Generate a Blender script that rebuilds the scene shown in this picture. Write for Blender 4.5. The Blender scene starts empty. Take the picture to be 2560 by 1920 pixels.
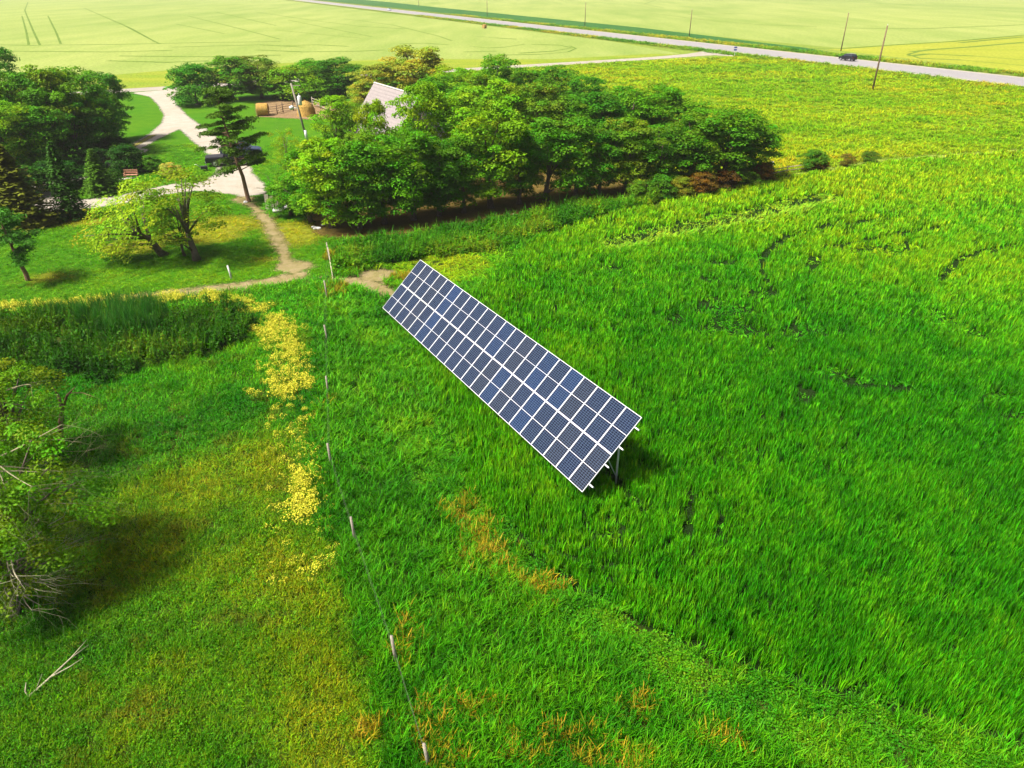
import bpy, bmesh, math, random
import numpy as np
from mathutils import Vector, Matrix, Euler
rad = math.radians
SC = bpy.context.scene
COL = SC.collection
# ------------------------------------------------------------------ camera
F_PX, CAM_H = 1775.0, 19.49
PITCH = math.atan(1010.0 / F_PX)
cam_d = bpy.data.cameras.new('camera'); cam = bpy.data.objects.new('camera', cam_d); COL.objects.link(cam)
cam_d.sensor_width = 36.0; cam_d.lens = F_PX / 2560.0 * 36.0
cam_d.clip_start = 0.1; cam_d.clip_end = 12000
cam.location = (0, 0, CAM_H); cam.rotation_euler = (math.pi / 2 - PITCH, 0, 0)
SC.camera = cam
# ------------------------------------------------------------------ sky and sun
SUN_EL, SUN_AZ = rad(57), rad(246)          # azimuth clockwise from +Y
wd = bpy.data.worlds.new('World'); SC.world = wd; wd.use_nodes = True
wn = wd.node_tree; wn.nodes.clear()
sky = wn.nodes.new('ShaderNodeTexSky'); sky.sky_type = 'NISHITA'; sky.sun_disc = False
sky.sun_elevation = SUN_EL; sky.sun_rotation = SUN_AZ
sky.air_density = 0.5; sky.dust_density = 7.0; sky.ozone_density = 1.0
bg = wn.nodes.new('ShaderNodeBackground'); bg.inputs['Strength'].default_value = 0.065
wo = wn.nodes.new('ShaderNodeOutputWorld')
wn.links.new(sky.outputs[0], bg.inputs[0]); wn.links.new(bg.outputs[0], wo.inputs[0])
sd_ = bpy.data.lights.new('sun', 'SUN'); sun = bpy.data.objects.new('sun', sd_); COL.objects.link(sun)
sd_.energy = 3.9; sd_.angle = rad(11); sd_.color = (1.0, 0.95, 0.86)
sdir = Vector((math.sin(SUN_AZ) * math.cos(SUN_EL), math.cos(SUN_AZ) * math.cos(SUN_EL), math.sin(SUN_EL)))
sun.rotation_euler = sdir.to_track_quat('Z', 'Y').to_euler(); sun.location = (-60, 20, 80)
vs = SC.view_settings
vs.view_transform = 'Standard'; vs.look = 'None'; vs.exposure = 1.3; vs.gamma = 1.0; vs.use_curve_mapping = False
SC.render.engine = 'CYCLES'
cy = SC.cycles
cy.use_denoising = True; cy.use_adaptive_sampling = True; cy.adaptive_threshold = .02; cy.max_bounces = 4; cy.diffuse_bounces = 2; cy.glossy_bounces = 2
cy.transmission_bounces = 3; cy.transparent_max_bounces = 12; cy.volume_bounces = 0
# ------------------------------------------------------------------ pixel -> place helpers (pixels of the 2560 x 1920 photograph)
cT, sT = math.cos(PITCH), math.sin(PITCH)
def ray(px, py):
    u = (px - 1280) / F_PX; v = -(py - 960) / F_PX
    return np.array([u, cT + v * sT, -sT + v * cT])
def G(px, py, z=0.0):
    d = ray(px, py); t = (z - CAM_H) / d[2]
    return (float(d[0] * t), float(d[1] * t))
def GV(px, py, z=0.0):
    p = G(px, py, z); return Vector((p[0], p[1], z))
def ppm(x, y, z=0.0): return F_PX / (y * cT + (CAM_H - z) * sT)
def z_at(py, Y):                       # height of a thing standing at distance Y whose top shows at pixel row py
    d = ray(1280, py); return CAM_H + d[2] * Y / d[1]
def WP(*pts): return [G(*p) for p in pts]
def project(x, y, z):
    dz = z - CAM_H; d = y * cT - dz * sT; v = y * sT + dz * cT
    return 1280 + F_PX * x / d, 960 - F_PX * v / d, d
# ------------------------------------------------------------------ numpy helpers
def hash2(ix, iy, s):
    h = (ix.astype(np.int64) * 374761393 + iy.astype(np.int64) * 668265263 + s * 2147483647) & 0xffffffff
    h = ((h ^ (h >> 13)) * 1274126177) & 0xffffffff
    return ((h ^ (h >> 16)) & 0xffff) / 65535.0
def vnoise(x, y, scale, seed=0, octs=3):
    x = np.asarray(x, float) * scale; y = np.asarray(y, float) * scale; r = 0; a = .5; tot = 0
    for o in range(octs):
        ix = np.floor(x); iy = np.floor(y); fx = x - ix; fy = y - iy
        fx = fx * fx * (3 - 2 * fx); fy = fy * fy * (3 - 2 * fy)
        n = (hash2(ix, iy, seed + o) * (1 - fx) + hash2(ix + 1, iy, seed + o) * fx) * (1 - fy) + \
            (hash2(ix, iy + 1, seed + o) * (1 - fx) + hash2(ix + 1, iy + 1, seed + o) * fx) * fy
        r = r + a * n; tot += a; a *= .5; x = x * 2.03 + 17.1; y = y * 2.03 + 5.7
    return r / tot
def seg_d(x, y, a, b):
    ax, ay = a; bx, by = b; dx, dy = bx - ax, by - ay
    t = np.clip(((x - ax) * dx + (y - ay) * dy) / (dx * dx + dy * dy + 1e-12), 0, 1)
    return np.hypot(x - ax - t * dx, y - ay - t * dy)
def poly_sd(P):
    P = [tuple(p) for p in P]
    def f(x, y):
        d = np.full(np.shape(x), 1e9); ins = np.zeros(np.shape(x), bool)
        for i in range(len(P)):
            a, b = P[i], P[(i + 1) % len(P)]
            d = np.minimum(d, seg_d(x, y, a, b))
            c = ((a[1] > y) != (b[1] > y))
            with np.errstate(divide='ignore', invalid='ignore'):
                xi = (b[0] - a[0]) * (y - a[1]) / (b[1] - a[1] + 1e-12) + a[0]
            ins ^= c & (x < xi)
        return np.where(ins, d, -d)
    f.bb = (min(p[0] for p in P), min(p[1] for p in P), max(p[0] for p in P), max(p[1] for p in P)); return f
def ribbon_sd(P, hw):
    def f(x, y):
        d = np.full(np.shape(x), 1e9)
        for a, b in zip(P[:-1], P[1:]): d = np.minimum(d, seg_d(x, y, a, b))
        return hw - d
    f.bb = (min(p[0] for p in P) - hw, min(p[1] for p in P) - hw, max(p[0] for p in P) + hw, max(p[1] for p in P) + hw); return f
def disc_sd(c, r, sq=1.0):
    def f(x, y): return r - np.hypot(x - c[0], (y - c[1]) / sq)
    f.bb = (c[0] - r, c[1] - r * sq, c[0] + r, c[1] + r * sq); return f
def union(*fs):
    def f(x, y):
        r = fs[0](x, y)
        for g in fs[1:]: r = np.maximum(r, g(x, y))
        return r
    f.bb = (min(g.bb[0] for g in fs), min(g.bb[1] for g in fs), max(g.bb[2] for g in fs), max(g.bb[3] for g in fs)); return f
# ------------------------------------------------------------------ materials
def new_mat(name):
    m = bpy.data.materials.new(name); m.use_nodes = True; nt = m.node_tree; nt.nodes.clear()
    return m, nt, nt.nodes.new('ShaderNodeOutputMaterial')
def nd(nt, typ, props=None, **ins):
    n = nt.nodes.new(typ)
    for k, v in (props or {}).items(): setattr(n, k, v)
    for k, v in ins.items():
        s = n.inputs[int(k[1:])] if k[0] == 'i' and k[1:].isdigit() else n.inputs[k.replace('_', ' ')]
        if isinstance(v, bpy.types.NodeSocket): nt.links.new(v, s)
        else: s.default_value = v
    return n
def c4(c): return (c[0], c[1], c[2], 1.0)
def ramp(nt, fac, stops):
    r = nt.nodes.new('ShaderNodeValToRGB'); nt.links.new(fac, r.inputs[0]); e = r.color_ramp.elements
    while len(e) < len(stops): e.new(0.5)
    for k, (p, c) in enumerate(stops): e[k].position = p; e[k].color = c4(c)
    return r.outputs[0]
def mix(nt, fac, a, b, mode='MIX'):
    n = nt.nodes.new('ShaderNodeMix'); n.data_type = 'RGBA'; n.blend_type = mode
    for s, v in ((n.inputs[0], fac), (n.inputs[6], a), (n.inputs[7], b)):
        if isinstance(v, bpy.types.NodeSocket): nt.links.new(v, s)
        elif isinstance(v, (int, float)): s.default_value = v
        else: s.default_value = c4(v)
    return n.outputs[2]
def math_n(nt, op, a, b=0.0, clamp=False):
    n = nt.nodes.new('ShaderNodeMath'); n.operation = op; n.use_clamp = clamp
    for s, v in ((n.inputs[0], a), (n.inputs[1], b)):
        if isinstance(v, bpy.types.NodeSocket): nt.links.new(v, s)
        else: s.default_value = v
    return n.outputs[0]
def ground_mat(name, cols, big=0.05, mid=0.5, fine=6.0, bump=0.6, edge=None, stretch=None, rough=0.95, aniso=0.0, finec=0.5):
    """cols: four colours; edge=(noise scale, noise amount m, softness m) fades the sheet's rim"""
    m, nt, out = new_mat(name)
    geo = nd(nt, 'ShaderNodeNewGeometry'); pos = geo.outputs['Position']
    if stretch:
        mp = nd(nt, 'ShaderNodeMapping', None, Vector=pos); mp.inputs['Rotation'].default_value = (0, 0, stretch[0]); mp.inputs['Scale'].default_value = (stretch[1], stretch[2], 1)
        pos2 = mp.outputs[0]
    else: pos2 = pos
    n1 = nd(nt, 'ShaderNodeTexNoise', None, Vector=pos2, Scale=big, Detail=3.0, Roughness=.55)
    n2 = nd(nt, 'ShaderNodeTexNoise', None, Vector=pos2, Scale=mid, Detail=4.0, Roughness=.65)
    n3 = nd(nt, 'ShaderNodeTexNoise', None, Vector=pos, Scale=fine, Detail=3.0, Roughness=.7)
    a = ramp(nt, n1.outputs[0], [(.38, cols[0]), (.62, cols[1])])
    b = ramp(nt, n2.outputs[0], [(.36, cols[2]), (.64, cols[3])])
    c = mix(nt, .5, a, b)
    v = ramp(nt, n3.outputs[0], [(.3, (1 - finec,) * 3), (.7, (1 + finec * .6,) * 3)])
    c = mix(nt, 1.0, c, v, 'MULTIPLY')
    bs = nd(nt, 'ShaderNodeBsdfPrincipled', None, Base_Color=c, Roughness=rough)
    bs.inputs['Specular IOR Level'].default_value = .05
    hgt = mix(nt, .5, n2.outputs[0], n3.outputs[0])
    bp = nd(nt, 'ShaderNodeBump', None, Strength=bump, Distance=.25, Height=hgt)
    nt.links.new(bp.outputs[0], bs.inputs['Normal'])
    sh = bs.outputs[0]
    if edge:
        at = nd(nt, 'ShaderNodeAttribute', {'attribute_name': 'edge'})
        ne = nd(nt, 'ShaderNodeTexNoise', None, Vector=pos, Scale=edge[0], Detail=5.0, Roughness=.65)
        w = math_n(nt, 'MULTIPLY', math_n(nt, 'SUBTRACT', ne.outputs[0], .5), edge[1] * 2)
        s = math_n(nt, 'ADD', at.outputs['Fac'], w)
        al = math_n(nt, 'ADD', math_n(nt, 'DIVIDE', s, edge[2]), .5, True)
        tr = nd(nt, 'ShaderNodeBsdfTransparent')
        ms = nd(nt, 'ShaderNodeMixShader', None, i0=al, i1=tr.outputs[0], i2=sh); sh = ms.outputs[0]
    nt.links.new(sh, out.inputs[0]); return m
def plain(name, col, rough=.6, metal=0.0, var=.25, scale=4.0, bump=0.0, spec=.4, objcol=False, coat=0.0):
    m, nt, out = new_mat(name)
    tc = nd(nt, 'ShaderNodeTexCoord')
    n = nd(nt, 'ShaderNodeTexNoise', None, Vector=tc.outputs['Object'], Scale=scale, Detail=4.0, Roughness=.65)
    v = ramp(nt, n.outputs[0], [(.3, (1 - var,) * 3), (.7, (1 + var * .6,) * 3)])
    base = c4(col)
    if objcol:
        oi = nd(nt, 'ShaderNodeObjectInfo'); c = mix(nt, 1.0, oi.outputs['Color'], v, 'MULTIPLY')
    else: c = mix(nt, 1.0, col, v, 'MULTIPLY')
    bs = nd(nt, 'ShaderNodeBsdfPrincipled', None, Base_Color=c, Roughness=rough, Metallic=metal)
    bs.inputs['Specular IOR Level'].default_value = spec
    bs.inputs['Coat Weight'].default_value = coat
    if bump:
        bp = nd(nt, 'ShaderNodeBump', None, Strength=bump, Distance=.03, Height=n.outputs[0]); nt.links.new(bp.outputs[0], bs.inputs['Normal'])
    nt.links.new(bs.outputs[0], out.inputs[0]); return m
def leaf_mat(name, inst, trans=.35, rough=.55):
    m, nt, out = new_mat(name)
    va = nd(nt, 'ShaderNodeAttribute', {'attribute_name': 'var'})
    if inst: base = nd(nt, 'ShaderNodeAttribute', {'attribute_name': 'col', 'attribute_type': 'INSTANCER'}).outputs['Color']
    else: base = nd(nt, 'ShaderNodeObjectInfo').outputs['Color']
    c = mix(nt, 1.0, base, va.outputs['Color'], 'MULTIPLY')
    bs = nd(nt, 'ShaderNodeBsdfPrincipled', None, Base_Color=c, Roughness=rough)
    bs.inputs['Specular IOR Level'].default_value = .07
    ct = mix(nt, 1.0, c, (1.35, 1.2, .6), 'MULTIPLY')
    tl = nd(nt, 'ShaderNodeBsdfTranslucent', None, Color=ct)
    ms = nd(nt, 'ShaderNodeMixShader', None, i0=trans, i1=bs.outputs[0], i2=tl.outputs[0])
    nt.links.new(ms.outputs[0], out.inputs[0]); return m
M = {}
M['blade'] = leaf_mat('blade', True, .26)
M['leaf'] = leaf_mat('leaf', False, .32)
M['needle'] = leaf_mat('needle', False, .12, .6)
M['petal'] = plain('petal', (.58, .54, .02), .7, var=.2)
M['bark'] = plain('bark', (.13, .10, .075), .9, var=.5, scale=6, bump=.8)
M['pine_bark'] = plain('pine_bark', (.22, .12, .07), .9, var=.5, scale=6, bump=.8)
M['grey_bark'] = plain('grey_bark', (.24, .215, .12), .9, var=.35, scale=7, bump=.5)
M['pale_bark'] = plain('pale_bark', (.33, .30, .20), .85, var=.35, scale=7, bump=.4)
M['old_wood'] = plain('old_wood', (.26, .23, .18), .9, var=.35, scale=5, bump=.5)
M['dark_wood'] = plain('dark_wood', (.14, .09, .06), .9, var=.35, scale=5, bump=.5)
M['pole_wood'] = plain('pole_wood', (.16, .10, .06), .9, var=.4, scale=5, bump=.4)
M['white_paint'] = plain('white_paint', (.55, .54, .52), .6, var=.12)
M['galv'] = plain('galv', (.62, .64, .63), .45, .3, var=.12, scale=9)
M['frame_alu'] = plain('frame_alu', (.60, .61, .62), .4, 0.0, var=.05, spec=.5)
M['wire'] = plain('wire', (.13, .13, .10), .6, .2)
M['straw'] = plain('straw', (.36, .22, .045), .95, var=.5, scale=7, bump=1.0)
M['straw_dark'] = plain('straw_dark', (.36, .22, .06), .95, var=.5, scale=12, bump=1.0)
M['roof'] = plain('roof', (.23, .20, .195), .85, var=.18, scale=5, bump=.4)
M['siding'] = plain('siding', (.42, .40, .36), .8, var=.12)
M['glass'] = plain('glass', (.025, .035, .045), .06, var=.1, spec=.8)
M['black_paint'] = plain('black_paint', (.008, .009, .013), .25, var=.1, spec=.4, coat=.25)
M['navy_paint'] = plain('navy_paint', (.02, .03, .06), .25, var=.1, spec=.5, coat=.6)
M['silver_paint'] = plain('silver_paint', (.55, .60, .68), .3, .1, var=.08, spec=.5, coat=.6)
M['rubber'] = plain('rubber', (.02, .02, .02), .85)
M['rim'] = plain('rim', (.5, .5, .52), .35, .7)
M['lamp_red'] = plain('lamp_red', (.35, .02, .02), .2)
M['lamp_clear'] = plain('lamp_clear', (.75, .75, .72), .1)
M['plastic_black'] = plain('plastic_black', (.025, .025, .028), .55)
M['red_wood'] = plain('red_wood', (.40, .20, .12), .7, var=.25, scale=6)
M['stone'] = plain('stone', (.62, .58, .50), .9, var=.2, scale=5, bump=.6)
M['sign_blue'] = plain('sign_blue', (.05, .08, .30), .5)
M['ceramic'] = plain('ceramic', (.5, .52, .53), .4)
# ------------------------------------------------------------------ object helpers
def link(name, me, mat=None, parent=None):
    o = bpy.data.objects.new(name, me); COL.objects.link(o)
    if mat is not None and me is not None:
        for mm in (mat if isinstance(mat, (list, tuple)) else [mat]): me.materials.append(mm)
    if parent is not None: o.parent = parent
    return o
def tag(o, label=None, cat=None, group=None, kind=None):
    if label: o['label'] = label
    if cat: o['category'] = cat
    if group: o['group'] = group
    if kind: o['kind'] = kind
    return o
def thing(name, label, cat, loc=(0, 0, 0), rz=0.0, group=None):
    o = bpy.data.objects.new(name, None); o.empty_display_size = .3; COL.objects.link(o)
    o.location = loc; o.rotation_euler = (0, 0, rz); return tag(o, label, cat, group)
def np_mesh(name, V, F, col=None, mi=None):
    """F: int array (n,3) or (n,4); col: per-vertex rgb"""
    V = np.asarray(V, np.float32); F = np.asarray(F, np.int32); k = F.shape[1]
    me = bpy.data.meshes.new(name); me.vertices.add(len(V)); me.vertices.foreach_set('co', V.ravel())
    me.loops.add(F.size); me.loops.foreach_set('vertex_index', F.ravel())
    me.polygons.add(len(F)); me.polygons.foreach_set('loop_start', np.arange(0, F.size, k, dtype=np.int32))
    if mi is not None: me.polygons.foreach_set('material_index', np.asarray(mi, np.int32))
    if col is not None:
        a = me.color_attributes.new('var', 'FLOAT_COLOR', 'POINT')
        c = np.ones((len(V), 4), np.float32); c[:, :3] = col; a.data.foreach_set('color', c.ravel())
    me.update(calc_edges=True); me.validate(); return me
class MB:
    def __init__(s): s.v = []; s.f = []; s.n = 0; s.smooth = False
    def add(s, V, F):
        s.v.extend([tuple(v) for v in V]); s.f.extend([tuple(i + s.n for i in f) for f in F]); s.n += len(V); return s
    def box(s, x0, y0, z0, x1, y1, z1, M_=None):
        V = [Vector(p) for p in ((x0, y0, z0), (x1, y0, z0), (x1, y1, z0), (x0, y1, z0), (x0, y0, z1), (x1, y0, z1), (x1, y1, z1), (x0, y1, z1))]
        if M_ is not None: V = [M_ @ v for v in V]
        return s.add(V, [(0, 3, 2, 1), (4, 5, 6, 7), (0, 1, 5, 4), (1, 2, 6, 5), (2, 3, 7, 6), (3, 0, 4, 7)])
    def tube(s, P, R, n=6):
        P = [Vector(p) for p in P]; R = R if isinstance(R, (list, tuple)) else [R] * len(P)
        V = []; F = []; up = Vector((0, 0, 1)); prev = None
        for i, p in enumerate(P):
            t = (P[min(i + 1, len(P) - 1)] - P[max(i - 1, 0)]).normalized()
            a = prev if prev is not None else (Vector((1, 0, 0)) if abs(t.x) < .8 else Vector((0, 1, 0)))
            a = (a - t * a.dot(t)).normalized(); b = t.cross(a); prev = a
            for k in range(n):
                an = 2 * math.pi * k / n; V.append(p + (a * math.cos(an) + b * math.sin(an)) * R[i])
        for i in range(len(P) - 1):
            for k in range(n):
                F.append((i * n + k, i * n + (k + 1) % n, (i + 1) * n + (k + 1) % n, (i + 1) * n + k))
        F.append(tuple(range(n - 1, -1, -1))); F.append(tuple((len(P) - 1) * n + k for k in range(n)))
        return s.add(V, F)
    def mesh(s, name):
        me = bpy.data.meshes.new(name); me.from_pydata(s.v, [], s.f); me.update(); return me
    def build(s, name, mat, parent=None, smooth=False, bevel=0):
        me = s.mesh(name)
        if smooth: me.polygons.foreach_set('use_smooth', [True] * len(me.polygons))
        o = link(name, me, mat, parent)
        if bevel:
            b = o.modifiers.new('bevel', 'BEVEL'); b.width = bevel; b.segments = 2; b.limit_method = 'ANGLE'
        return o
# ------------------------------------------------------------------ flat sheets of the setting
def soft_sheet(name, sd, cell, z, mat, rim=1.5, bb=None):
    x0, y0, x1, y1 = bb or sd.bb; x0 -= rim; y0 -= rim; x1 += rim; y1 += rim
    nx = int((x1 - x0) / cell) + 2; ny = int((y1 - y0) / cell) + 2
    X, Y = np.meshgrid(x0 + np.arange(nx) * cell, y0 + np.arange(ny) * cell); x = X.ravel(); y = Y.ravel()
    d = sd(x, y); ok = d > -rim
    idx = np.arange(nx * ny).reshape(ny, nx)
    q = np.stack([idx[:-1, :-1], idx[:-1, 1:], idx[1:, 1:], idx[1:, :-1]], -1).reshape(-1, 4)
    q = q[ok[q].any(1)]
    used = np.unique(q); re = np.zeros(nx * ny, np.int64); re[used] = np.arange(len(used))
    me = np_mesh(name, np.stack([x[used], y[used], np.full(len(used), z)], 1), re[q])
    a = me.attributes.new('edge', 'FLOAT', 'POINT'); a.data.foreach_set('value', d[used].astype(np.float32))
    return tag(link(name, me, mat), kind='structure')
def flat_poly(name, P, z, mat, parent=None, kind='structure'):
    bm = bmesh.new(); vs_ = [bm.verts.new((p[0], p[1], z)) for p in P]
    f = bm.faces.new(vs_)
    if f.normal.z < 0: f.normal_flip()
    bmesh.ops.triangulate(bm, faces=[f]); bm.normal_update()
    for f in bm.faces:
        if f.normal.z < 0: f.normal_flip()
    me = bpy.data.meshes.new(name); bm.to_mesh(me); bm.free()
    o = link(name, me, mat, parent)
    if parent is None and kind: o['kind'] = kind
    return o
# --- colours (linear albedo)
gm = ground_mat
flat_poly('ground', [(-3400, -300), (3400, -300), (3400, 4200), (-3400, 4200)], 0.0,
          gm('ground', [(.141, .211, .027), (.176, .238, .030), (.133, .194, .027), (.194, .246, .035)], .01, .05, 1.2, .4))
# highway frame of reference
hwA = np.array(G(2560, 217)); hwB = np.array(G(900, 20)); hwd = (hwB - hwA) / np.linalg.norm(hwB - hwA); hwn = np.array([hwd[1], -hwd[0]])
up_pt = np.array(G(1600, 90)); HW_W = float(np.dot(up_pt - hwA, hwn))
if HW_W < 0: hwn = -hwn; HW_W = -HW_W
def hw(s, t): p = hwA + hwd * s + hwn * t; return (float(p[0]), float(p[1]))
def hw_strip(t0, t1, s0=-160, s1=3600): return [hw(s0, t0), hw(s0, t1), hw(s1, t1), hw(s1, t0)]
srA = np.array(G(1382, 161)); srB = np.array(G(1600, 147.6)); srd = (srB - srA) / np.linalg.norm(srB - srA); srn = np.array([-srd[1], srd[0]])
def sr(s, t): p = srA + srd * s + srn * t; return (float(p[0]), float(p[1]))
# barley field north-west, between the side road and the highway
flat_poly('barley_field', [G(1700, 134), hw(150, -9), hw(3400, -9), (-3300, 3400), (-3300, sr(-3000, 4)[1] if False else 140), sr(-330, 14), sr(-60, 6), sr(20, 4)], .004,
          gm('barley_field', [(.17, .235, .05), (.25, .295, .075), (.15, .22, .04), (.27, .305, .085)], .008, .05, 1.1, .5, stretch=(rad(-24), 1, .22), finec=.3))
flat_poly('field_margin', WP((250, 190), (460, 172), (700, 158), (1000, 148), (1380, 148), (1640, 134), (1700, 136)) + [sr(18, 4), sr(-60, 3.4), sr(-110, 3.4), sr(-200, 3.4)], .006,
          gm('field_margin', [(.15, .22, .02), (.24, .27, .02), (.10, .20, .015), (.26, .27, .03)], .03, .15, 2, .8, stretch=(rad(5), .4, 1.5)))
# pale crop beyond the highway
flat_poly('far_field', [hw(-140, HW_W + 26), hw(60, HW_W + 26), hw(3500, HW_W + 34), (3300, 3900), (3300, -60)], .004,
          gm('far_field', [(.17, .235, .05), (.25, .295, .075), (.15, .22, .04), (.27, .305, .085)], .006, .05, .9, .5, stretch=(rad(-24), 1, .2), finec=.3))
flat_poly('yellow_field', [hw(-170, HW_W + 14), hw(30, HW_W + 13), G(2060, 122), G(2300, 108), G(2560, 88), (420, 330), (420, 40)], .008,
          gm('yellow_field', [(.234, .261, .027), (.270, .279, .027), (.180, .234, .018), (.270, .288, .036)], .012, .08, 1.1, .5, stretch=(rad(8), .4, 1.2), finec=.35))
# dark green bushy crop strip along the highway, ditches either side
flat_poly('roadside_strip', WP((2010, 119), (1900, 106), (1800, 93), (1600, 69), (1300, 39), (1100, 19), (960, 4)) + [hw(1400, HW_W + 60), hw(1400, HW_W + 8), hw(330, HW_W + 6), hw(60, HW_W + 6)], .012,
          gm('roadside_strip', [(.018, .102, .018), (.030, .120, .021), (.018, .090, .018), (.060, .132, .024)], .02, .12, 1.0, .9, finec=.5))
flat_poly('verge', hw_strip(-9.5, HW_W + 9.5), .016,
          gm('verge', [(.091, .154, .010), (.140, .168, .014), (.042, .126, .007), (.154, .168, .021)], .02, .12, 1.5, .9, stretch=(rad(-25), 1.6, .35)))
# pasture between the shelterbelt and the highway
pasture_sd = poly_sd([G(1150, 178), G(1382, 166), G(1600, 153), G(1834, 143), G(2080, 167), G(2560, 219), hw(-150, -2), (190, 70), (120, 84), G(2560, 372), G(2200, 396), G(1960, 438), G(1700, 470), G(1250, 420)])
soft_sheet('pasture', pasture_sd, 1.6, .020,
           gm('pasture', [(.10, .20, .006), (.15, .22, .008), (.07, .17, .006), (.19, .22, .012)], .03, .16, 2.2, .9, edge=(.5, 1.2, 1.0), stretch=(rad(10), .5, 1.4)), 2.0)
# side road and highway
road_m = gm('road_paving', [(.227, .216, .222), (.247, .237, .237), (.216, .206, .212), (.247, .237, .232)], .03, .3, 12, .2, finec=.12, stretch=(rad(-25), 1, .06))
gravel_m = gm('gravel', [(.282, .257, .211), (.320, .295, .243), (.257, .224, .173), (.334, .307, .263)], .06, .5, 14, .5, finec=.2)
shoulder_m = gm('shoulder_gravel', [(.296, .277, .234), (.321, .296, .246), (.259, .246, .184), (.332, .308, .259)], .06, .5, 10, .5, finec=.2)
so = flat_poly('highway', hw_strip(-.6, HW_W + .6), .022, shoulder_m)
flat_poly('paving', hw_strip(1.4, HW_W - 1.4), .027, road_m, so)
sr_poly = [sr(-330, -2.9), sr(-100, -2.9), sr(0, -2.9), G(1600, 151), G(1738, 141), G(1785, 138.2), G(1834, 141), G(1815, 126), G(1640, 106.5), G(1690, 113), G(1733, 117), G(1757, 121), G(1763, 125.5), G(1755, 129), G(1718, 135), G(1660, 140.2), G(1600, 145), sr(0, 2.9), sr(-100, 2.9), sr(-330, 2.9)]
flat_poly('side_road', sr_poly, .032, gravel_m)
# lawn, driveway loop, paths
lawn_sd = poly_sd([(-120, 150), sr(-95, -2.4), sr(-25, -3.4), G(1400, 190), G(1560, 420), G(1300, 470), G(1000, 520), G(980, 560), G(850, 600), G(835, 690), G(720, 702), G(560, 728), G(400, 745), G(230, 762), G(0, 782), G(-500, 812), (-120, 60)])
soft_sheet('lawn', lawn_sd, .9, .024, gm('lawn', [(.037, .145, .003), (.065, .159, .004), (.025, .116, .003), (.072, .167, .005)], .09, .45, 9, .5, edge=(.6, 1.0, .8), finec=.3), 1.6)
dry_sd = union(*[disc_sd(G(x, y), r, q) for x, y, r, q in ((745, 585, 2.4, 1.6), (720, 572, 2.2, 1.0), (560, 565, 3.4, .9), (520, 590, 3.0, .8), (640, 560, 1.8, 1), (150, 545, 2.6, 1.2), (225, 555, 2.2, .7), (115, 696, 1.1, .9), (665, 650, .8, .7), (180, 530, 2, 1), (470, 590, 2.5, .8), (330, 620, 2.6, .7))])
soft_sheet('dry_lawn', dry_sd, .4, .028, gm('dry_lawn', [(.150, .175, .008), (.180, .185, .010), (.115, .154, .007), (.20, .185, .021)], .3, 1.2, 9, .4, edge=(.9, 1.8, 3.2), finec=.35), 2.4)
drive_sd = union(
    poly_sd(WP((330, 233), (337, 231.5), (446, 222.5), (452, 224), (434, 245), (443, 262), (469, 291), (521, 328), (548, 350), (590, 378), (622, 400), (634, 436), (662, 462), (664, 486), (610, 492), (560, 484), (520, 470), (500, 462), (532, 440), (543, 427), (541, 412), (518, 383), (477, 349), (450, 323), (440, 327), (399, 346), (353, 372), (300, 396), (255, 398), (321, 366), (376, 334), (405, 308), (411, 288), (395, 262), (375, 242))),
    ribbon_sd(WP((330, 379), (265, 406), (196, 437), (130, 462), (112, 488), (150, 515), (240, 508), (340, 492), (440, 470), (520, 466), (600, 474)), 1.9))
soft_sheet('driveway', drive_sd, .35, .036, gm('driveway_gravel', [(.315, .285, .227), (.354, .322, .265), (.291, .252, .196), (.366, .335, .285)], .12, .6, 16, .5, edge=(.9, .55, .5), finec=.18), 1.2)
mid_sd = ribbon_sd(WP((382, 339), (330, 368), (265, 401), (200, 432)), .42)
soft_sheet('driveway_grass_strip', mid_sd, .25, .040, gm('drive_strip', [(.20, .20, .03), (.26, .22, .05), (.12, .18, .02), (.30, .25, .08)], .3, 1.0, 12, .5, edge=(1.2, .5, .5)), 1.0)
path_m = gm('path_dirt', [(.195, .150, .068), (.255, .203, .105), (.150, .150, .030), (.270, .217, .120)], .3, 1.3, 14, .6, edge=(1.3, .9, .8), finec=.3)
path_sd = union(ribbon_sd(WP((598, 470), (612, 505), (640, 522), (672, 560), (700, 610), (715, 650), (728, 672), (742, 690)), .55),
                ribbon_sd(WP((742, 690), (690, 703), (600, 717), (470, 732), (330, 748), (240, 757)), .85),
                disc_sd(G(735, 668), 1.5, .9), disc_sd(G(610, 500), 1.2, 1.0), ribbon_sd(WP((790, 706), (860, 702), (930, 716), (965, 735)), .9), disc_sd(G(945, 690), 1.7, .8))
soft_sheet('dirt_path', path_sd, .22, .034, path_m, 1.2)
# bare brown strip in front of the shelterbelt
strip_sd = poly_sd(WP((760, 520), (960, 480), (1300, 430), (1560, 410), (1650, 440), (1680, 482), (1560, 498), (1400, 520), (1200, 556), (1000, 590), (860, 600), (790, 585)))
soft_sheet('bare_strip', strip_sd, .5, .030, gm('bare_strip', [(.096, .064, .016), (.136, .080, .024), (.064, .072, .012), (.144, .096, .024)], .12, .7, 8, .7, edge=(.8, .9, 1.0), finec=.4), 1.6)
corral_sd = poly_sd(WP((645, 292), (640, 258), (690, 250), (760, 254), (830, 262), (860, 290), (790, 300), (720, 296)))
soft_sheet('corral_ground', corral_sd, .5, .032, gm('corral_ground', [(.210, .133, .070), (.252, .168, .091), (.168, .119, .049), (.252, .175, .098)], .2, .9, 8, .5, edge=(.7, .8, .8)), 1.4)
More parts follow.
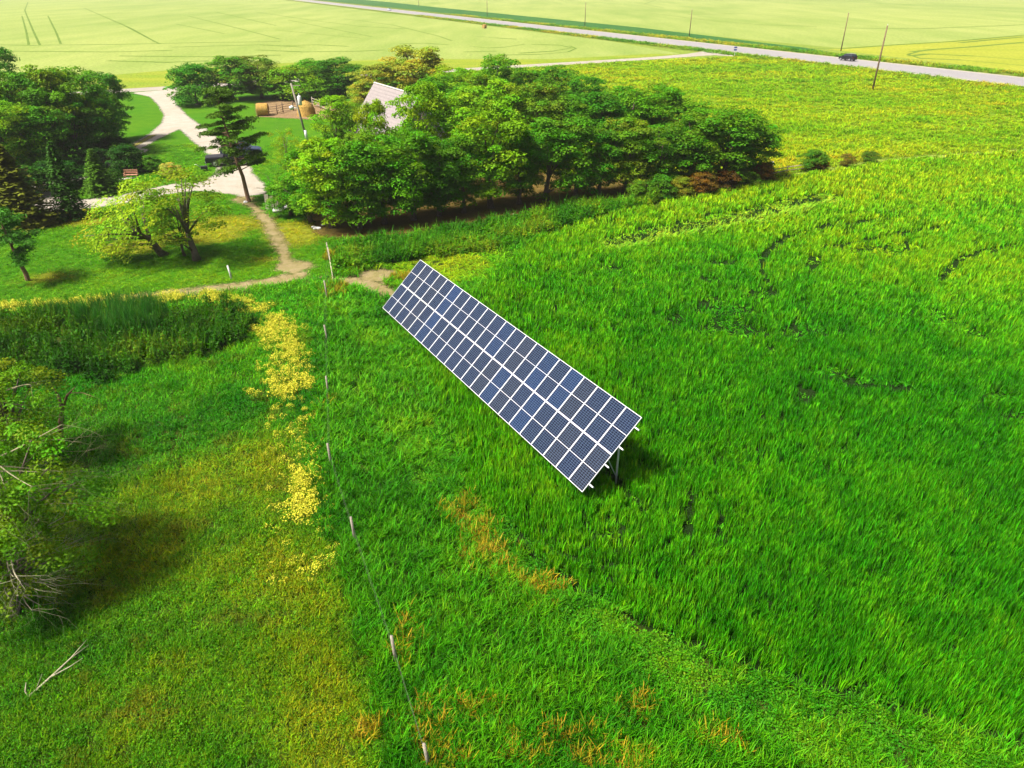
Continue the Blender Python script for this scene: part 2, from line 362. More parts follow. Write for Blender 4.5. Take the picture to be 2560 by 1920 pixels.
# near meadow and crop soil
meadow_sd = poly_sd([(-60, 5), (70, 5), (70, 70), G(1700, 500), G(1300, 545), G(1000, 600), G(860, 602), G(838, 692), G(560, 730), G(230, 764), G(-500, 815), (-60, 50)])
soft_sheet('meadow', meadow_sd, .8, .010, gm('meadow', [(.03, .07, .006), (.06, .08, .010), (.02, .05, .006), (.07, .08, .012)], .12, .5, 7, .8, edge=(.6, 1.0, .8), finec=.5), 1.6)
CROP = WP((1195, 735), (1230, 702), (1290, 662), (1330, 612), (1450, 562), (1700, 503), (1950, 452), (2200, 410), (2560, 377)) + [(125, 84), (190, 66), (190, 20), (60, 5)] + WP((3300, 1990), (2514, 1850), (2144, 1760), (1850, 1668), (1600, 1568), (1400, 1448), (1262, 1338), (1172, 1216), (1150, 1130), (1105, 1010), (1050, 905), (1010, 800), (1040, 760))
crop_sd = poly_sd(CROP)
soft_sheet('shaded_crop_soil', crop_sd, .8, .014, gm('shaded_crop_soil', [(.008, .024, .003), (.011, .03, .004), (.007, .02, .003), (.012, .03, .004)], .1, .6, 8, .8, edge=(.8, .5, .5), finec=.5), 1.2)  # soil and litter tone darkened further to stand for deep shade between plants
# wheel tracks in the far fields: narrow strips where the crop is pressed down
track_m = gm('wheel_track', [(.09, .16, .02), (.12, .19, .025), (.08, .14, .015), (.13, .19, .03)], .05, .3, 2, .5)
def tracks(name, lines, hw_m, z=.021):
    mb = MB()
    for L in lines:
        P = [np.array(G(*p)) for p in L]
        for i in range(len(P) - 1):
            d = P[i + 1] - P[i]; d = d / np.linalg.norm(d); n = np.array([-d[1], d[0]]) * hw_m * (2.4 if abs(d[0]) > .75 else 1.0)
            a, b = P[i] - d * hw_m * .5, P[i + 1] + d * hw_m * .5
            mb.add([(*(a + n), z), (*(a - n), z), (*(b - n), z), (*(b + n), z)], [(0, 1, 2, 3)])
            z += .00002
    return tag(mb.build(name, track_m), kind='structure')
rt = random.Random(4)
TL = [[(62, 26), (82, 75), (100, 113)], [(70, 5), (62, 26)], [(55, 40), (66, 80), (72, 112)], [(100, 113), (300, 111), (480, 107), (700, 104)], [(0, 112), (95, 114)],
      [(120, 40), (140, 80), (152, 110)], [(300, 58), (360, 90), (400, 110)], [(210, 20), (330, 72), (390, 106)], [(0, 128), (280, 130), (430, 126)], [(430, 118), (650, 112), (760, 118)],
      [(640, 125), (760, 130), (900, 128), (960, 125)], [(700, 115), (790, 112), (870, 116)], [(300, 140), (520, 142), (700, 138)], [(270, 152), (420, 156), (520, 152)],
      [(860, 47), (980, 62), (1095, 90), (1130, 102)], [(640, 30), (760, 48), (900, 66), (1010, 72)], [(690, 75), (820, 88), (900, 95)], [(720, 50), (860, 78), (930, 92)],
      [(1180, 116), (1220, 120), (1260, 118), (1310, 111)], [(1300, 133), (1380, 128), (1430, 120), (1400, 113), (1330, 111)], [(1240, 138), (1350, 136), (1420, 130), (1440, 121), (1425, 115)], [(1120, 112), (1060, 108), (1000, 110)],
      [(1180, 90), (1240, 95), (1290, 98)], [(1160, 130), (1240, 128)], [(440, 60), (560, 84)], [(470, 40), (600, 72), (700, 98)], [(540, 30), (690, 64)]]
tracks('wheel_tracks', TL, .42)
TR = [[(2560, 88), (2380, 104), (2240, 112), (2100, 122), (2030, 122)], [(2560, 92), (2400, 107)], [(2280, 130), (2330, 124), (2420, 118), (2560, 106)], [(2275, 140), (2320, 135), (2430, 140), (2560, 150)], [(2300, 128), (2270, 136), (2300, 146), (2400, 150), (2560, 164)],
      [(1620, 32), (1760, 50), (1900, 62), (2040, 66)], [(1640, 0), (1610, 10), (1660, 20)], [(2100, 70), (2300, 72), (2560, 62)], [(1720, 36), (1860, 34), (1990, 44)]]
tracks('field_tracks', TR, .5, .024)
# ------------------------------------------------------------------ ground vegetation (uncountable: instanced tufts)
def blades(nb, r, h, hv, w, lean, seed, flop=0.0):
    g = np.random.default_rng(seed)
    a = g.uniform(0, 2 * np.pi, nb); rr = r * np.sqrt(g.uniform(0, 1, nb)); bx = rr * np.cos(a); by = rr * np.sin(a)
    az = g.uniform(0, 2 * np.pi, nb); H = h * (1 + hv * g.uniform(-1, 1, nb)); le = lean * g.uniform(.2, 1, nb); ww = w * g.uniform(.7, 1.2, nb)
    dx, dy = np.cos(az), np.sin(az); sx, sy = -dy, dx
    def P(t, side, wf): return np.stack([bx + dx * le * H * t * t + sx * side * ww * wf, by + dy * le * H * t * t + sy * side * ww * wf, H * t * (1 - flop * t)], 1)
    V = np.concatenate([P(0, -.5, .8), P(0, .5, .8), P(.55, .5, 1), P(.55, -.5, 1), P(1, .12, 1), P(1, -.12, 1)])
    i = np.arange(nb); F = np.concatenate([np.stack([i, i + nb, i + 2 * nb, i + 3 * nb], 1), np.stack([i + 3 * nb, i + 2 * nb, i + 4 * nb, i + 5 * nb], 1)])
    c = np.stack([g.uniform(.65, 1.45, nb), g.uniform(.8, 1.2, nb), g.uniform(.6, 1.3, nb)], 1) * g.uniform(.5, 1.5, nb)[:, None]; c = np.tile(c, (6, 1))
    return V, F, c
def leaves(nl, r, h0, h1, size, seed, flat=.6):
    g = np.random.default_rng(seed)
    a = g.uniform(0, 2 * np.pi, nl); rr = r * np.sqrt(g.uniform(0, 1, nl)); P = np.stack([rr * np.cos(a), rr * np.sin(a), g.uniform(h0, h1, nl) * (1 - .4 * (rr / r) ** 2)], 1)
    N = g.normal(size=(nl, 3)); N[:, 2] = np.abs(N[:, 2]) + flat * 2; N /= np.linalg.norm(N, axis=1)[:, None]
    T = np.cross(N, g.normal(size=(nl, 3))); T /= np.linalg.norm(T, axis=1)[:, None]; B = np.cross(N, T); s = (size * g.uniform(.6, 1.3, nl))[:, None]
    V = np.concatenate([P - T * s * .5, P + B * s * .3 + N * s * .06, P + T * s * .5, P - B * s * .3 + N * s * .06]); i = np.arange(nl)
    F = np.stack([i, i + nl, i + 2 * nl, i + 3 * nl], 1)
    c = np.tile(np.stack([g.uniform(.7, 1.35, nl), g.uniform(.75, 1.25, nl), g.uniform(.6, 1.3, nl)], 1), (4, 1))
    return V, F, c
def merge(*parts):
    V = []; F = []; c = []; mi = []; n = 0
    for k, (v, f, cc) in enumerate(parts):
        V.append(v); F.append(f + n); c.append(cc); mi.append(np.full(len(f), k)); n += len(v)
    return np.concatenate(V), np.concatenate(F), np.concatenate(c), np.concatenate(mi)
def proto_coll(name, meshes):
    c = bpy.data.collections.new(name)
    for k, me in enumerate(meshes):
        o = bpy.data.objects.new('%s_%02d' % (name, k), me); c.objects.link(o)
    return c
def mk(parts, mats, split=False):
    V, F, c, mi = merge(*parts)
    me = np_mesh('tuft', V, F, c, mi if split else None)
    for m in mats: me.materials.append(m)
    return me
PC = {}
PC['wheat'] = proto_coll('wheat', [mk([blades(13, .14, .52, .32, .033, .26, s, .10)], [M['blade']]) for s in range(5)])
PC['grass'] = proto_coll('grass', [mk([blades(14, .15, .44, .45, .026, .75, 20 + s, .22)], [M['blade']]) for s in range(5)])
PC['short'] = proto_coll('short', [mk([blades(14, .17, .17, .5, .020, .9, 30 + s, .2), leaves(10, .18, .03, .16, .06, 40 + s)], [M['blade']]) for s in range(5)])
PC['herb'] = proto_coll('herb', [mk([leaves(46, .26, .10, .48, .085, 50 + s), blades(6, .12, .4, .3, .012, .5, 60 + s)], [M['blade']]) for s in range(4)])
PC['weed'] = proto_coll('weed', [mk([leaves(46, .26, .25, 1.15, .15, 70 + s, .2), blades(10, .2, 1.2, .3, .03, .3, 80 + s)], [M['blade']]) for s in range(4)])
PC['reed'] = proto_coll('reed', [mk([blades(26, .28, 1.5, .25, .022, .35, 85 + s, .1)], [M['blade']]) for s in range(3)])
PC['flower'] = proto_coll('flower', [mk([leaves(26, .24, .30, .46, .06, 90 + s, 1.2), blades(12, .22, .38, .2, .012, .5, 95 + s), leaves(10, .24, .06, .3, .07, 97 + s)], [M['petal'], M['blade'], M['blade']], True) for s in range(4)])
def gn_group():
    ng = bpy.data.node_groups.new('scatter', 'GeometryNodeTree')
    ng.interface.new_socket('Geometry', in_out='INPUT', socket_type='NodeSocketGeometry')
    ng.interface.new_socket('Protos', in_out='INPUT', socket_type='NodeSocketCollection')
    ng.interface.new_socket('Geometry', in_out='OUTPUT', socket_type='NodeSocketGeometry')
    n = ng.nodes; gi = n.new('NodeGroupInput'); go = n.new('NodeGroupOutput')
    ci = n.new('GeometryNodeCollectionInfo'); ci.inputs['Separate Children'].default_value = True; ci.inputs['Reset Children'].default_value = True
    ng.links.new(gi.outputs['Protos'], ci.inputs['Collection'])
    ip = n.new('GeometryNodeInstanceOnPoints'); ip.inputs['Pick Instance'].default_value = True
    def na(nm, t):
        a = n.new('GeometryNodeInputNamedAttribute'); a.data_type = t; a.inputs['Name'].default_value = nm; return a.outputs['Attribute']
    ng.links.new(gi.outputs['Geometry'], ip.inputs['Points']); ng.links.new(ci.outputs[0], ip.inputs['Instance'])
    ng.links.new(na('idx', 'INT'), ip.inputs['Instance Index'])
    er = n.new('FunctionNodeEulerToRotation'); ng.links.new(na('rot', 'FLOAT_VECTOR'), er.inputs[0]); ng.links.new(er.outputs[0], ip.inputs['Rotation'])
    ng.links.new(na('scl', 'FLOAT_VECTOR'), ip.inputs['Scale']); ng.links.new(ip.outputs[0], go.inputs[0])
    return ng
NG = gn_group()
PLANT = np.array([1.42, 1.32, .55])
def sample(sd, dens, seed, zone=None, margin=.16, bands=None, keep=None, rough=.3):
    """random points inside sd; bands [(distance, plants per m2, spread)] thin them out with distance"""
    g = np.random.default_rng(seed); X = []; Y = []; S = []
    x0, y0, x1, y1 = zone or sd.bb
    bands = bands or [(1e9, dens, 1.0)]; prev = 0.0
    for dmax, de, sp in bands:
        ya, yb = max(y0, prev), min(y1, dmax); prev = dmax
        if yb <= ya: continue
        xl = max(x0, -(yb * .98 + 8)); xr = min(x1, yb * .98 + 8)
        n = int((xr - xl) * (yb - ya) * de)
        if n <= 0: continue
        x = g.uniform(xl, xr, n); y = g.uniform(ya, yb, n)
        u, v, d = project(x, y, .4); ok = (u > -2560 * margin) & (u < 2560 * (1 + margin)) & (v < 1920 * (1 + margin)) & (d > 1)
        x, y = x[ok], y[ok]
        ok = sd(x, y) + rough * 2 * (vnoise(x, y, .7, seed + 500) - .5) > g.normal(0, .25, len(x)); x, y = x[ok], y[ok]
        X.append(x); Y.append(y); S.append(np.full(len(x), sp))
    x = np.concatenate(X); y = np.concatenate(Y); s = np.concatenate(S)
    if keep is not None:
        k = keep(x, y) > g.uniform(0, 1, len(x)); x, y, s = x[k], y[k], s[k]
    return x, y, s, g
def scatter(name, label, cat, proto, x, y, sxy, sz, col, g, tilt=None, z=.03):
    n = len(x); nproto = len(PC[proto].objects)
    me = bpy.data.meshes.new(name); me.vertices.add(n)
    me.vertices.foreach_set('co', np.stack([x, y, np.full(n, z)], 1).astype(np.float32).ravel())
    def at(nm, t, key, d): a = me.attributes.new(nm, t, 'POINT'); a.data.foreach_set(key, np.ascontiguousarray(d).ravel())
    at('idx', 'INT', 'value', g.integers(0, nproto, n).astype(np.int32))
    rot = np.zeros((n, 3), np.float32)
    if tilt is not None: rot[:, 0] = tilt[0]; rot[:, 1] = tilt[1]; rot[:, 2] = tilt[2] if len(tilt) > 2 else g.uniform(0, 6.28, n)
    else: rot[:, 0] = g.normal(0, .10, n); rot[:, 1] = g.normal(0, .10, n); rot[:, 2] = g.uniform(0, 6.28, n)
    at('rot', 'FLOAT_VECTOR', 'vector', rot)
    at('scl', 'FLOAT_VECTOR', 'vector', np.stack([sxy, sxy, sz], 1).astype(np.float32))
    c = np.ones((n, 4), np.float32); c[:, :3] = np.clip(col * PLANT, 0.001, .9); at('col', 'FLOAT_COLOR', 'color', c)
    o = link(name, me); m = o.modifiers.new('scatter', 'NODES'); m.node_group = NG
    for it in NG.interface.items_tree:
        if it.name == 'Protos': m[it.identifier] = PC[proto]
    return tag(o, label, cat, kind='stuff')
def pal(t, cols):
    cols = np.array(cols); t = np.clip(t, 0, .9999) * (len(cols) - 1); i = t.astype(int); f = (t - i)[:, None]
    return cols[i] * (1 - f) + cols[i + 1] * f
nrm = lambda v: np.clip((v - .25) / .5, 0, 1)
# ---- crop: green wheat, with pressed ruts and lodged patches
ruts = [ribbon_sd(WP(*L), w * (1.0 if L[0][1] > 1100 else 1.7 if L[0][1] < 720 else .9)) for L, w in (
    ([(1512, 1170), (1530, 1200), (1546, 1227), (1570, 1244), (1592, 1262), (1610, 1288)], 0.32),
    ([(1727, 1236), (1722, 1275), (1714, 1318), (1718, 1345)], 0.30), ([(1806, 1304), (1796, 1328), (1788, 1348)], 0.28),
    ([(1235, 1300), (1300, 1350), (1390, 1395), (1480, 1420), (1570, 1420), (1640, 1395), (1690, 1360), (1716, 1320)], 0.21),
    ([(1330, 1330), (1400, 1365), (1480, 1385), (1560, 1380), (1620, 1350)], 0.19), ([(1430, 1335), (1500, 1350), (1560, 1335)], 0.19),
    ([(1902, 652), (1927, 625), (1960, 602), (2027, 580), (2110, 566), (2218, 552)], 0.30), ([(2022, 676), (2036, 648)], 0.38), ([(2060, 628), (2150, 608), (2266, 590), (2345, 573)], 0.30),
    ([(2348, 705), (2368, 682), (2400, 652), (2450, 634), (2560, 617)], 0.30), ([(1902, 652), (1905, 690), (1935, 735)], 0.23),
    ([(2000, 935), (2080, 950), (2150, 965), (2230, 975), (2320, 985)], 0.38), ([(2003, 1006), (2025, 985)], 0.57),
    ([(1240, 1345), (1400, 1455), (1600, 1572), (1850, 1672), (2144, 1764), (2514, 1856)], 0.30))]
lodged = [disc_sd(G(x, y), r * (1.2 + max(0, 1000 - y) / 700), q) for x, y, r, q in ((1790, 775, .8, 1.6), (1815, 820, .8, 1.4), (1862, 785, .9, 1.0), (1850, 835, .9, 1.2), (1990, 838, .9, 1.2), (2015, 828, .8, 1.4), (2060, 935, .7, .8), (2120, 958, .9, .8), (2180, 968, .9, .8), (2240, 975, .8, .8), (1780, 838, .5, 1.4), (2350, 795, .9, .8), (2385, 815, .8, .9), (2430, 845, .8, .9), (1795, 665, .9, .6), (1785, 705, .9, .6), (1895, 735, .7, .7), (1920, 745, .7, .7), (2200, 632, 1.6, .5), (2250, 622, 1.2, .6), (2500, 995, .8, .8), (2540, 1050, .7, .8), (1500, 1340, .5, 1), (1530, 1320, .4, 1), (1920, 880, .5, 1), (1680, 800, .7, .7), (1700, 815, .5, .8), (1535, 680, .7, .8))]
strip_l = ribbon_sd(WP((1535, 618), (1640, 592), (1750, 572), (1850, 553), (1950, 528), (2060, 503)), 1.5)
strip_d = ribbon_sd(WP((1530, 608), (1635, 583), (1745, 560), (1850, 541), (1950, 517), (2060, 493)), 1.25); lod_sd = union(*lodged); rut_sd = union(*ruts)
x, y, s, g = sample(crop_sd, 0, 11, zone=(-20, 8, 150, 130), bands=[(17, 44, .95), (26, 34, 1.05), (40, 23, 1.25), (60, 12, 1.6), (90, 6, 2.2), (140, 3.2, 3.1)])
n = len(x); ls = lod_sd(x, y) + g.normal(0, .35, n); ss = strip_l(x, y) + g.normal(0, .3, n)
h = (.80 + .36 * vnoise(x, y, .9, 3)) * g.uniform(.84, 1.14, n); inr = rut_sd(x, y) + g.normal(0, .05, n) > .06; h = np.where(inr, h * .15, h); h = np.where(strip_d(x, y) + 1.6 * (vnoise(x, y, .6, 8) - .5) + g.normal(0, .12, n) > 0, h * .2, h)
wv = vnoise(x, y, .25, 5)
rx = g.normal(0, .06, n); ry = g.normal(0, .06, n) + .16 * (wv - .5); rz = g.uniform(0, 6.28, n)
lo = ls > 0; rx = np.where(lo, g.uniform(-1.2, 1.2, n), rx); ry = np.where(lo, g.uniform(-1.2, 1.2, n), ry); h = np.where(lo, h * .5, h)
st = ss > 0; rz = np.where(st, g.normal(.35, .35, n), rz); rx = np.where(st, g.normal(.1, .2, n), rx); ry = np.where(st, g.normal(1.15, .25, n), ry)
kk = (~lo | (g.uniform(0, 1, n) < .6)) & (~inr | (g.uniform(0, 1, n) < .12))
far = np.clip((y - 24) / 60, 0, 1); far = far * far * (3 - 2 * far)
t = .10 + .30 * nrm(vnoise(x, y, .06, 21)) + .22 * nrm(vnoise(x, y, .7, 22)) + .42 * far + g.normal(0, .07, n)  # far crop lighter: partly its own tone, partly grazing-view brightness put into colour
c = pal(t, [(.008, .092, .004), (.020, .165, .004), (.050, .235, .005), (.115, .29, .006), (.20, .32, .008)]) * g.uniform(.7, 1.28, n)[:, None]
c = np.where(st[:, None], c * .6 + np.array([.09, .14, .03]), c)
scatter('crop_plants', 'knee-high green cereal crop filling the field right of the solar array', 'crop', 'wheat', x[kk], y[kk], (s * g.uniform(.85, 1.15, n))[kk], h[kk], c[kk], g, (rx[kk], ry[kk], rz[kk]))
# ---- meadow west of the wire fence: short mixed grass and clover
FENCE = WP((820, 655), (819, 760), (821, 863), (821, 993), (826, 1169), (890, 1357), (990, 1662), (1075, 1915))
def fence_x(y): P = sorted([(p[1], p[0]) for p in FENCE]); return np.interp(y, [p[0] for p in P], [p[1] for p in P])
crop_c = lambda x, y: crop_sd(x, y) < .1
weedy_sd = poly_sd(WP((-300, 800), (0, 800), (200, 795), (420, 775), (560, 770), (640, 790), (610, 860), (560, 890), (430, 905), (300, 930), (150, 960), (-300, 1010)))
yel_sd = union(ribbon_sd(WP((-200, 800), (0, 779), (180, 768), (330, 757), (440, 748)), .75), ribbon_sd(WP((500, 742), (580, 765), (640, 775)), .85), disc_sd(G(640, 832), 1.0, .5), ribbon_sd(WP((690, 805), (715, 860), (735, 915), (745, 960), (735, 985), (690, 960)), .75), ribbon_sd(WP((690, 830), (715, 900), (700, 940)), .6),
               disc_sd(G(752, 1075), .35, 1.2), ribbon_sd(WP((735, 1150), (755, 1190), (762, 1240), (765, 1290)), .4), disc_sd(G(640, 985), .5, .6))
nearsd = poly_sd([(-60, 6), (60, 6), (60, 60), (-60, 60)])
def kw(x, y): return ((x < fence_x(y) + .3 + 1.6 * (vnoise(x, y, .8, 48) - .5)) & (meadow_sd(x, y) > 0) & (weedy_sd(x, y) < .3)) * (1.0 - .6 * (yel_sd(x, y) > 0))
x, y, s, g = sample(nearsd, 0, 31, bands=[(17, 66, 1.0), (26, 46, 1.15), (42, 26, 1.45), (60, 13, 2.0)], keep=kw)
n = len(x); ol = nrm(vnoise(x, y, .13, 41)); dk = nrm(vnoise(x, y, .35, 42)); fine = vnoise(x, y, 1.4, 43)
upn = np.clip((y - 26) / 10, 0, 1)
strip2 = np.exp(-((x - (fence_x(y) - 3.0)) / 1.2) ** 2) * (y < 32) - 1.6 * np.clip((x - fence_x(y) + 1.7 + 1.5 * (vnoise(x, y, .5, 47) - .5)) / 1.2, 0, 1)
t = np.clip(.58 * ol + .42 * (dk - .25) + .45 * (fine - .5) + g.normal(0, .08, n) + .25 * strip2 - .15 * upn, 0, 1)
c = pal(t, [(.012, .085, .004), (.026, .135, .005), (.050, .175, .006), (.085, .19, .006), (.13, .20, .008)]) * g.uniform(.75, 1.25, n)[:, None]
c = c * (1 - .0) + upn[:, None] * np.array([.0, .055, .0])
brn = (vnoise(x, y, .8, 45) > .70); c = np.where(brn[:, None], c * .6 + np.array([.035, .035, .006]), c)
hgt = (.75 + .7 * vnoise(x, y, .5, 44) + .5 * upn) * g.uniform(.7, 1.35, n)
scatter('meadow_grass', 'short olive and green meadow grass left of the wire fence', 'grass', 'short', x, y, s * g.uniform(.8, 1.2, n), hgt, c, g)
# ---- taller brome between fence and crop, and along the fence
bare2_sd = union(ribbon_sd(WP((1128, 1240), (1165, 1300), (1200, 1360), (1262, 1400)), .32), disc_sd(G(1375, 1482), .45, .6), disc_sd(G(1175, 1290), .4, 1.0))
soft_sheet('bare_patch', bare2_sd, .2, .016, gm('bare_patch', [(.09, .07, .015), (.14, .10, .02), (.07, .07, .012), (.15, .11, .03)], .4, 1.5, 12, .6, edge=(1.6, .7, .5), finec=.4), 1.0)
BE = WP((1070, 1090), (1165, 1270), (1270, 1400), (1420, 1510), (1570, 1620), (1820, 1730), (2120, 1832), (2460, 1930))
gap_sd = ribbon_sd(WP((1262, 1338), (1400, 1448), (1600, 1568), (1850, 1668), (2144, 1760), (2514, 1850), (3000, 1945)), .17)
bl_sd = union(ribbon_sd(BE, .75), ribbon_sd(WP((1500, 1560), (1700, 1680), (1950, 1780), (2250, 1880)), .8), disc_sd(G(1080, 1190), 1.1, 1.2), disc_sd(G(1040, 1120), 1.0, 1.2), ribbon_sd(WP((1700, 1700), (2100, 1890)), .7), disc_sd(G(2000, 1820), 1.2, .7))
BLX = [bl_sd]
def ke(x, y): return (((BLX[0](x, y) < 0) | (vnoise(x, y, 1.1, 58) > .6)) & (bare2_sd(x, y) + .8 * (vnoise(x, y, 1.5, 49) - .5) < 0) & (x > fence_x(y) - .9 + 1.6 * (vnoise(x, y, .8, 50) - .5)) & (meadow_sd(x, y) > 0) & crop_c(x, y) & (path_sd(x, y) < .1) & (ribbon_sd(WP((1262, 1338), (1400, 1448), (1600, 1568), (1850, 1668), (2144, 1760), (2514, 1850), (3000, 1945)), .2)(x, y) < 0)) * 1.0
x, y, s, g = sample(nearsd, 0, 33, bands=[(17, 46, 1.0), (26, 34, 1.1), (42, 20, 1.4), (62, 10, 1.9)], keep=ke)
n = len(x); t = .0 + .32 * nrm(vnoise(x, y, .25, 51)) + .35 * nrm(vnoise(x, y, .9, 52)) + g.normal(0, .08, n)
mown = np.clip(1 - np.hypot(x - G(1120, 660)[0], (y - G(1120, 660)[1]) * 1.0) / 6.5, 0, 1)
t = t + .7 * mown
c = pal(t, [(.012, .095, .003), (.026, .155, .004), (.048, .20, .005), (.085, .225, .007), (.15, .24, .01)]) * g.uniform(.78, 1.22, n)[:, None]
hh = (.75 + .6 * vnoise(x, y, .6, 53)) * g.uniform(.75, 1.25, n) * (1 - .75 * np.clip(mown * 2, 0, 1))
scatter('tall_grass', 'tall lush grass between the wire fence and the crop', 'grass', 'grass', x, y, s * g.uniform(.85, 1.2, n), hh, c, g)
# ---- strip of tall growth in front of the bare strip
wstrip_sd = poly_sd(WP((838, 622), (950, 606), (1150, 575), (1300, 548), (1450, 522), (1620, 496), (1640, 508), (1480, 545), (1340, 590), (1240, 630), (1080, 645), (940, 668), (845, 680)))
x, y, s, g = sample(wstrip_sd, 9, 35)
n = len(x); t = nrm(vnoise(x, y, .4, 55)) * .8 + g.normal(.05, .1, n)
c = pal(t, [(.016, .09, .005), (.03, .14, .006), (.055, .17, .008), (.13, .19, .012)]) * g.uniform(.75, 1.25, n)[:, None]
scatter('ditch_weeds', 'thick dark weeds between the bare strip and the crop', 'weeds', 'weed', x, y, g.uniform(1.1, 1.9, n), g.uniform(.45, .95, n) * (.6 + .8 * vnoise(x, y, .5, 57)), c, g)
# ---- dark tall weeds and reeds north-west
def kd(x, y): return .35 + .65 * nrm(vnoise(x, y, .5, 60))
x, y, s, g = sample(weedy_sd, 8.5, 37, keep=kd, rough=2.2)
n = len(x); t = .75 * nrm(vnoise(x, y, .35, 61)) + g.normal(.05, .12, n)
c = pal(t, [(.008, .045, .004), (.014, .075, .005), (.03, .11, .006), (.07, .14, .010)]) * g.uniform(.75, 1.25, n)[:, None]
scatter('tall_weeds', 'dark patch of tall weeds below the lawn on the left', 'weeds', 'weed', x, y, g.uniform(.9, 1.4, n), g.uniform(.6, 1.15, n) * (.6 + .7 * vnoise(x, y, .6, 63)), c, g)
reed_sd = union(disc_sd(G(300, 800), 3.0, .6), disc_sd(G(330, 835), 1.6, .6), disc_sd(G(180, 800), 1.6, .5))
x, y, s, g = sample(reed_sd, 7, 38); n = len(x)
scatter('reeds', 'upright dark reeds standing in the weedy hollow', 'reeds', 'reed', x, y, g.uniform(.8, 1.2, n), g.uniform(.8, 1.15, n), pal(g.uniform(0, 1, n), [(.012, .08, .02), (.03, .14, .03)]), g)
# ---- yellow flowering weeds
def ky(x, y): return np.clip(.25 + 1.3 * nrm(vnoise(x, y, .9, 66)), 0, 1)
x, y, s, g = sample(yel_sd, 0, 39, bands=[(26, 34, 1.0), (60, 21, 1.25)], keep=ky, rough=.9); n = len(x)
scatter('yellow_flowers', 'drifts of yellow flowering weeds left of the wire fence', 'flowers', 'flower', x, y, g.uniform(.8, 1.25, n), g.uniform(.7, 1.25, n), pal(g.uniform(0, 1, n), [(.08, .19, .01), (.18, .22, .012)]), g)
band_sd = ribbon_sd(WP((640, 770), (690, 850), (720, 950), (735, 1080), (748, 1200), (762, 1310), (770, 1420)), 1.05)
x, y, s, g = sample(band_sd, 9, 40, keep=lambda x, y: nrm(vnoise(x, y, 1.3, 67)), rough=.8); n = len(x)
scatter('yellow_weeds', 'sparse yellow weeds in the band joining the flower drifts', 'flowers', 'flower', x, y, g.uniform(.55, .95, n), g.uniform(.6, 1.0, n), pal(g.uniform(0, 1, n), [(.08, .19, .01), (.16, .22, .012)]), g)
# ---- broad-leaved weeds along the near crop edge
x, y, s, g = sample(bl_sd, 34, 43, rough=.8, keep=lambda x, y: 1.0 * (gap_sd(x, y) < 0)); n = len(x)
c = pal(.2 + .6 * nrm(vnoise(x, y, .8, 71)) + g.normal(0, .12, n), [(.010, .085, .005), (.022, .14, .006), (.045, .185, .008), (.09, .21, .010)])
scatter('broadleaf_weeds', 'low broad-leaved weeds along the near edge of the crop', 'weeds', 'herb', x, y, g.uniform(.7, 1.15, n), g.uniform(.6, 1.1, n), c, g)
mix_sd = poly_sd(WP((-200, 900), (600, 900), (800, 1000), (860, 1300), (980, 1920), (-200, 1920)))
x, y, s, g = sample(mix_sd, 0, 44, bands=[(22, 6, .7), (40, 3, .9)], keep=lambda x, y: nrm(vnoise(x, y, .5, 75))); n = len(x)
scatter('meadow_herbs', 'scattered leafy herbs among the meadow grass', 'weeds', 'herb', x, y, g.uniform(.4, .8, n), g.uniform(.35, .7, n), pal(g.uniform(0, 1, n), [(.02, .12, .006), (.05, .19, .008), (.08, .21, .01)]), g)
# ---- straw-coloured dry tufts
dt_sd = union(ribbon_sd(WP((1000, 1560), (1010, 1600), (1022, 1650)), .35), ribbon_sd(WP((1070, 1790), (1090, 1850), (1110, 1920)), .45), disc_sd(G(1420, 1850), .9, .6), disc_sd(G(1520, 1900), 1.2, .5), disc_sd(G(1330, 1880), .6, .6), disc_sd(G(1190, 1790), .35, .6), disc_sd(G(940, 1830), .4, .6), disc_sd(G(1160, 1270), .45, 1.6), disc_sd(G(1190, 1330), .5, 1.2), disc_sd(G(1230, 1390), .5, 1.2), disc_sd(G(1360, 1480), .6, .8), disc_sd(G(830, 1010), .3, 1), disc_sd(G(838, 730), .6, 1.6), disc_sd(G(830, 640), .5, 1.5), disc_sd(G(1010, 700), 1.0, .6), disc_sd(G(1800, 1860), .7, .5), disc_sd(G(1570, 1780), .5, .5))
x, y, s, g = sample(dt_sd, 60, 47, rough=.7, keep=lambda x, y: .55 + 0 * x); n = len(x)
scatter('dry_tufts', 'straw-coloured dry tufts scattered through the near grass', 'grass', 'grass', x, y, g.uniform(.7, 1.1, n), g.uniform(.7, 1.35, n), pal(g.uniform(0, 1, n), [(.15, .17, .012), (.20, .19, .02), (.24, .20, .04)]), g)
# ---- lawn
def kl(x, y): return ((drive_sd(x, y) < -.1) & (path_sd(x, y) < -.05) & (strip_sd(x, y) < 0)) * (.9 - .55 * (dry_sd(x, y) > -.3))
lawn_near = poly_sd([(-70, 40), (0, 40), (0, 100), (-70, 100)])
def kl2(x, y): return kl(x, y) * (lawn_sd(x, y) > 0)
x, y, s, g = sample(lawn_near, 0, 49, bands=[(60, 16, 1.5), (80, 7, 2.2), (101, 3, 3.0)], keep=kl2); n = len(x)
c = pal(.15 + .4 * nrm(vnoise(x, y, .12, 81)) + .3 * nrm(vnoise(x, y, .5, 82)) + g.normal(0, .06, n), [(.02, .12, .003), (.035, .165, .004), (.065, .20, .005), (.12, .22, .008)])
dd = np.clip(dry_sd(x, y) / 1.5 + .3, 0, .8)[:, None]; c = c * (1 - dd) + np.array([.19, .21, .010]) * dd
scatter('lawn_grass', 'mown lawn grass around the trees and driveway', 'grass', 'short', x, y, s, g.uniform(.35, .7, n), c, g)
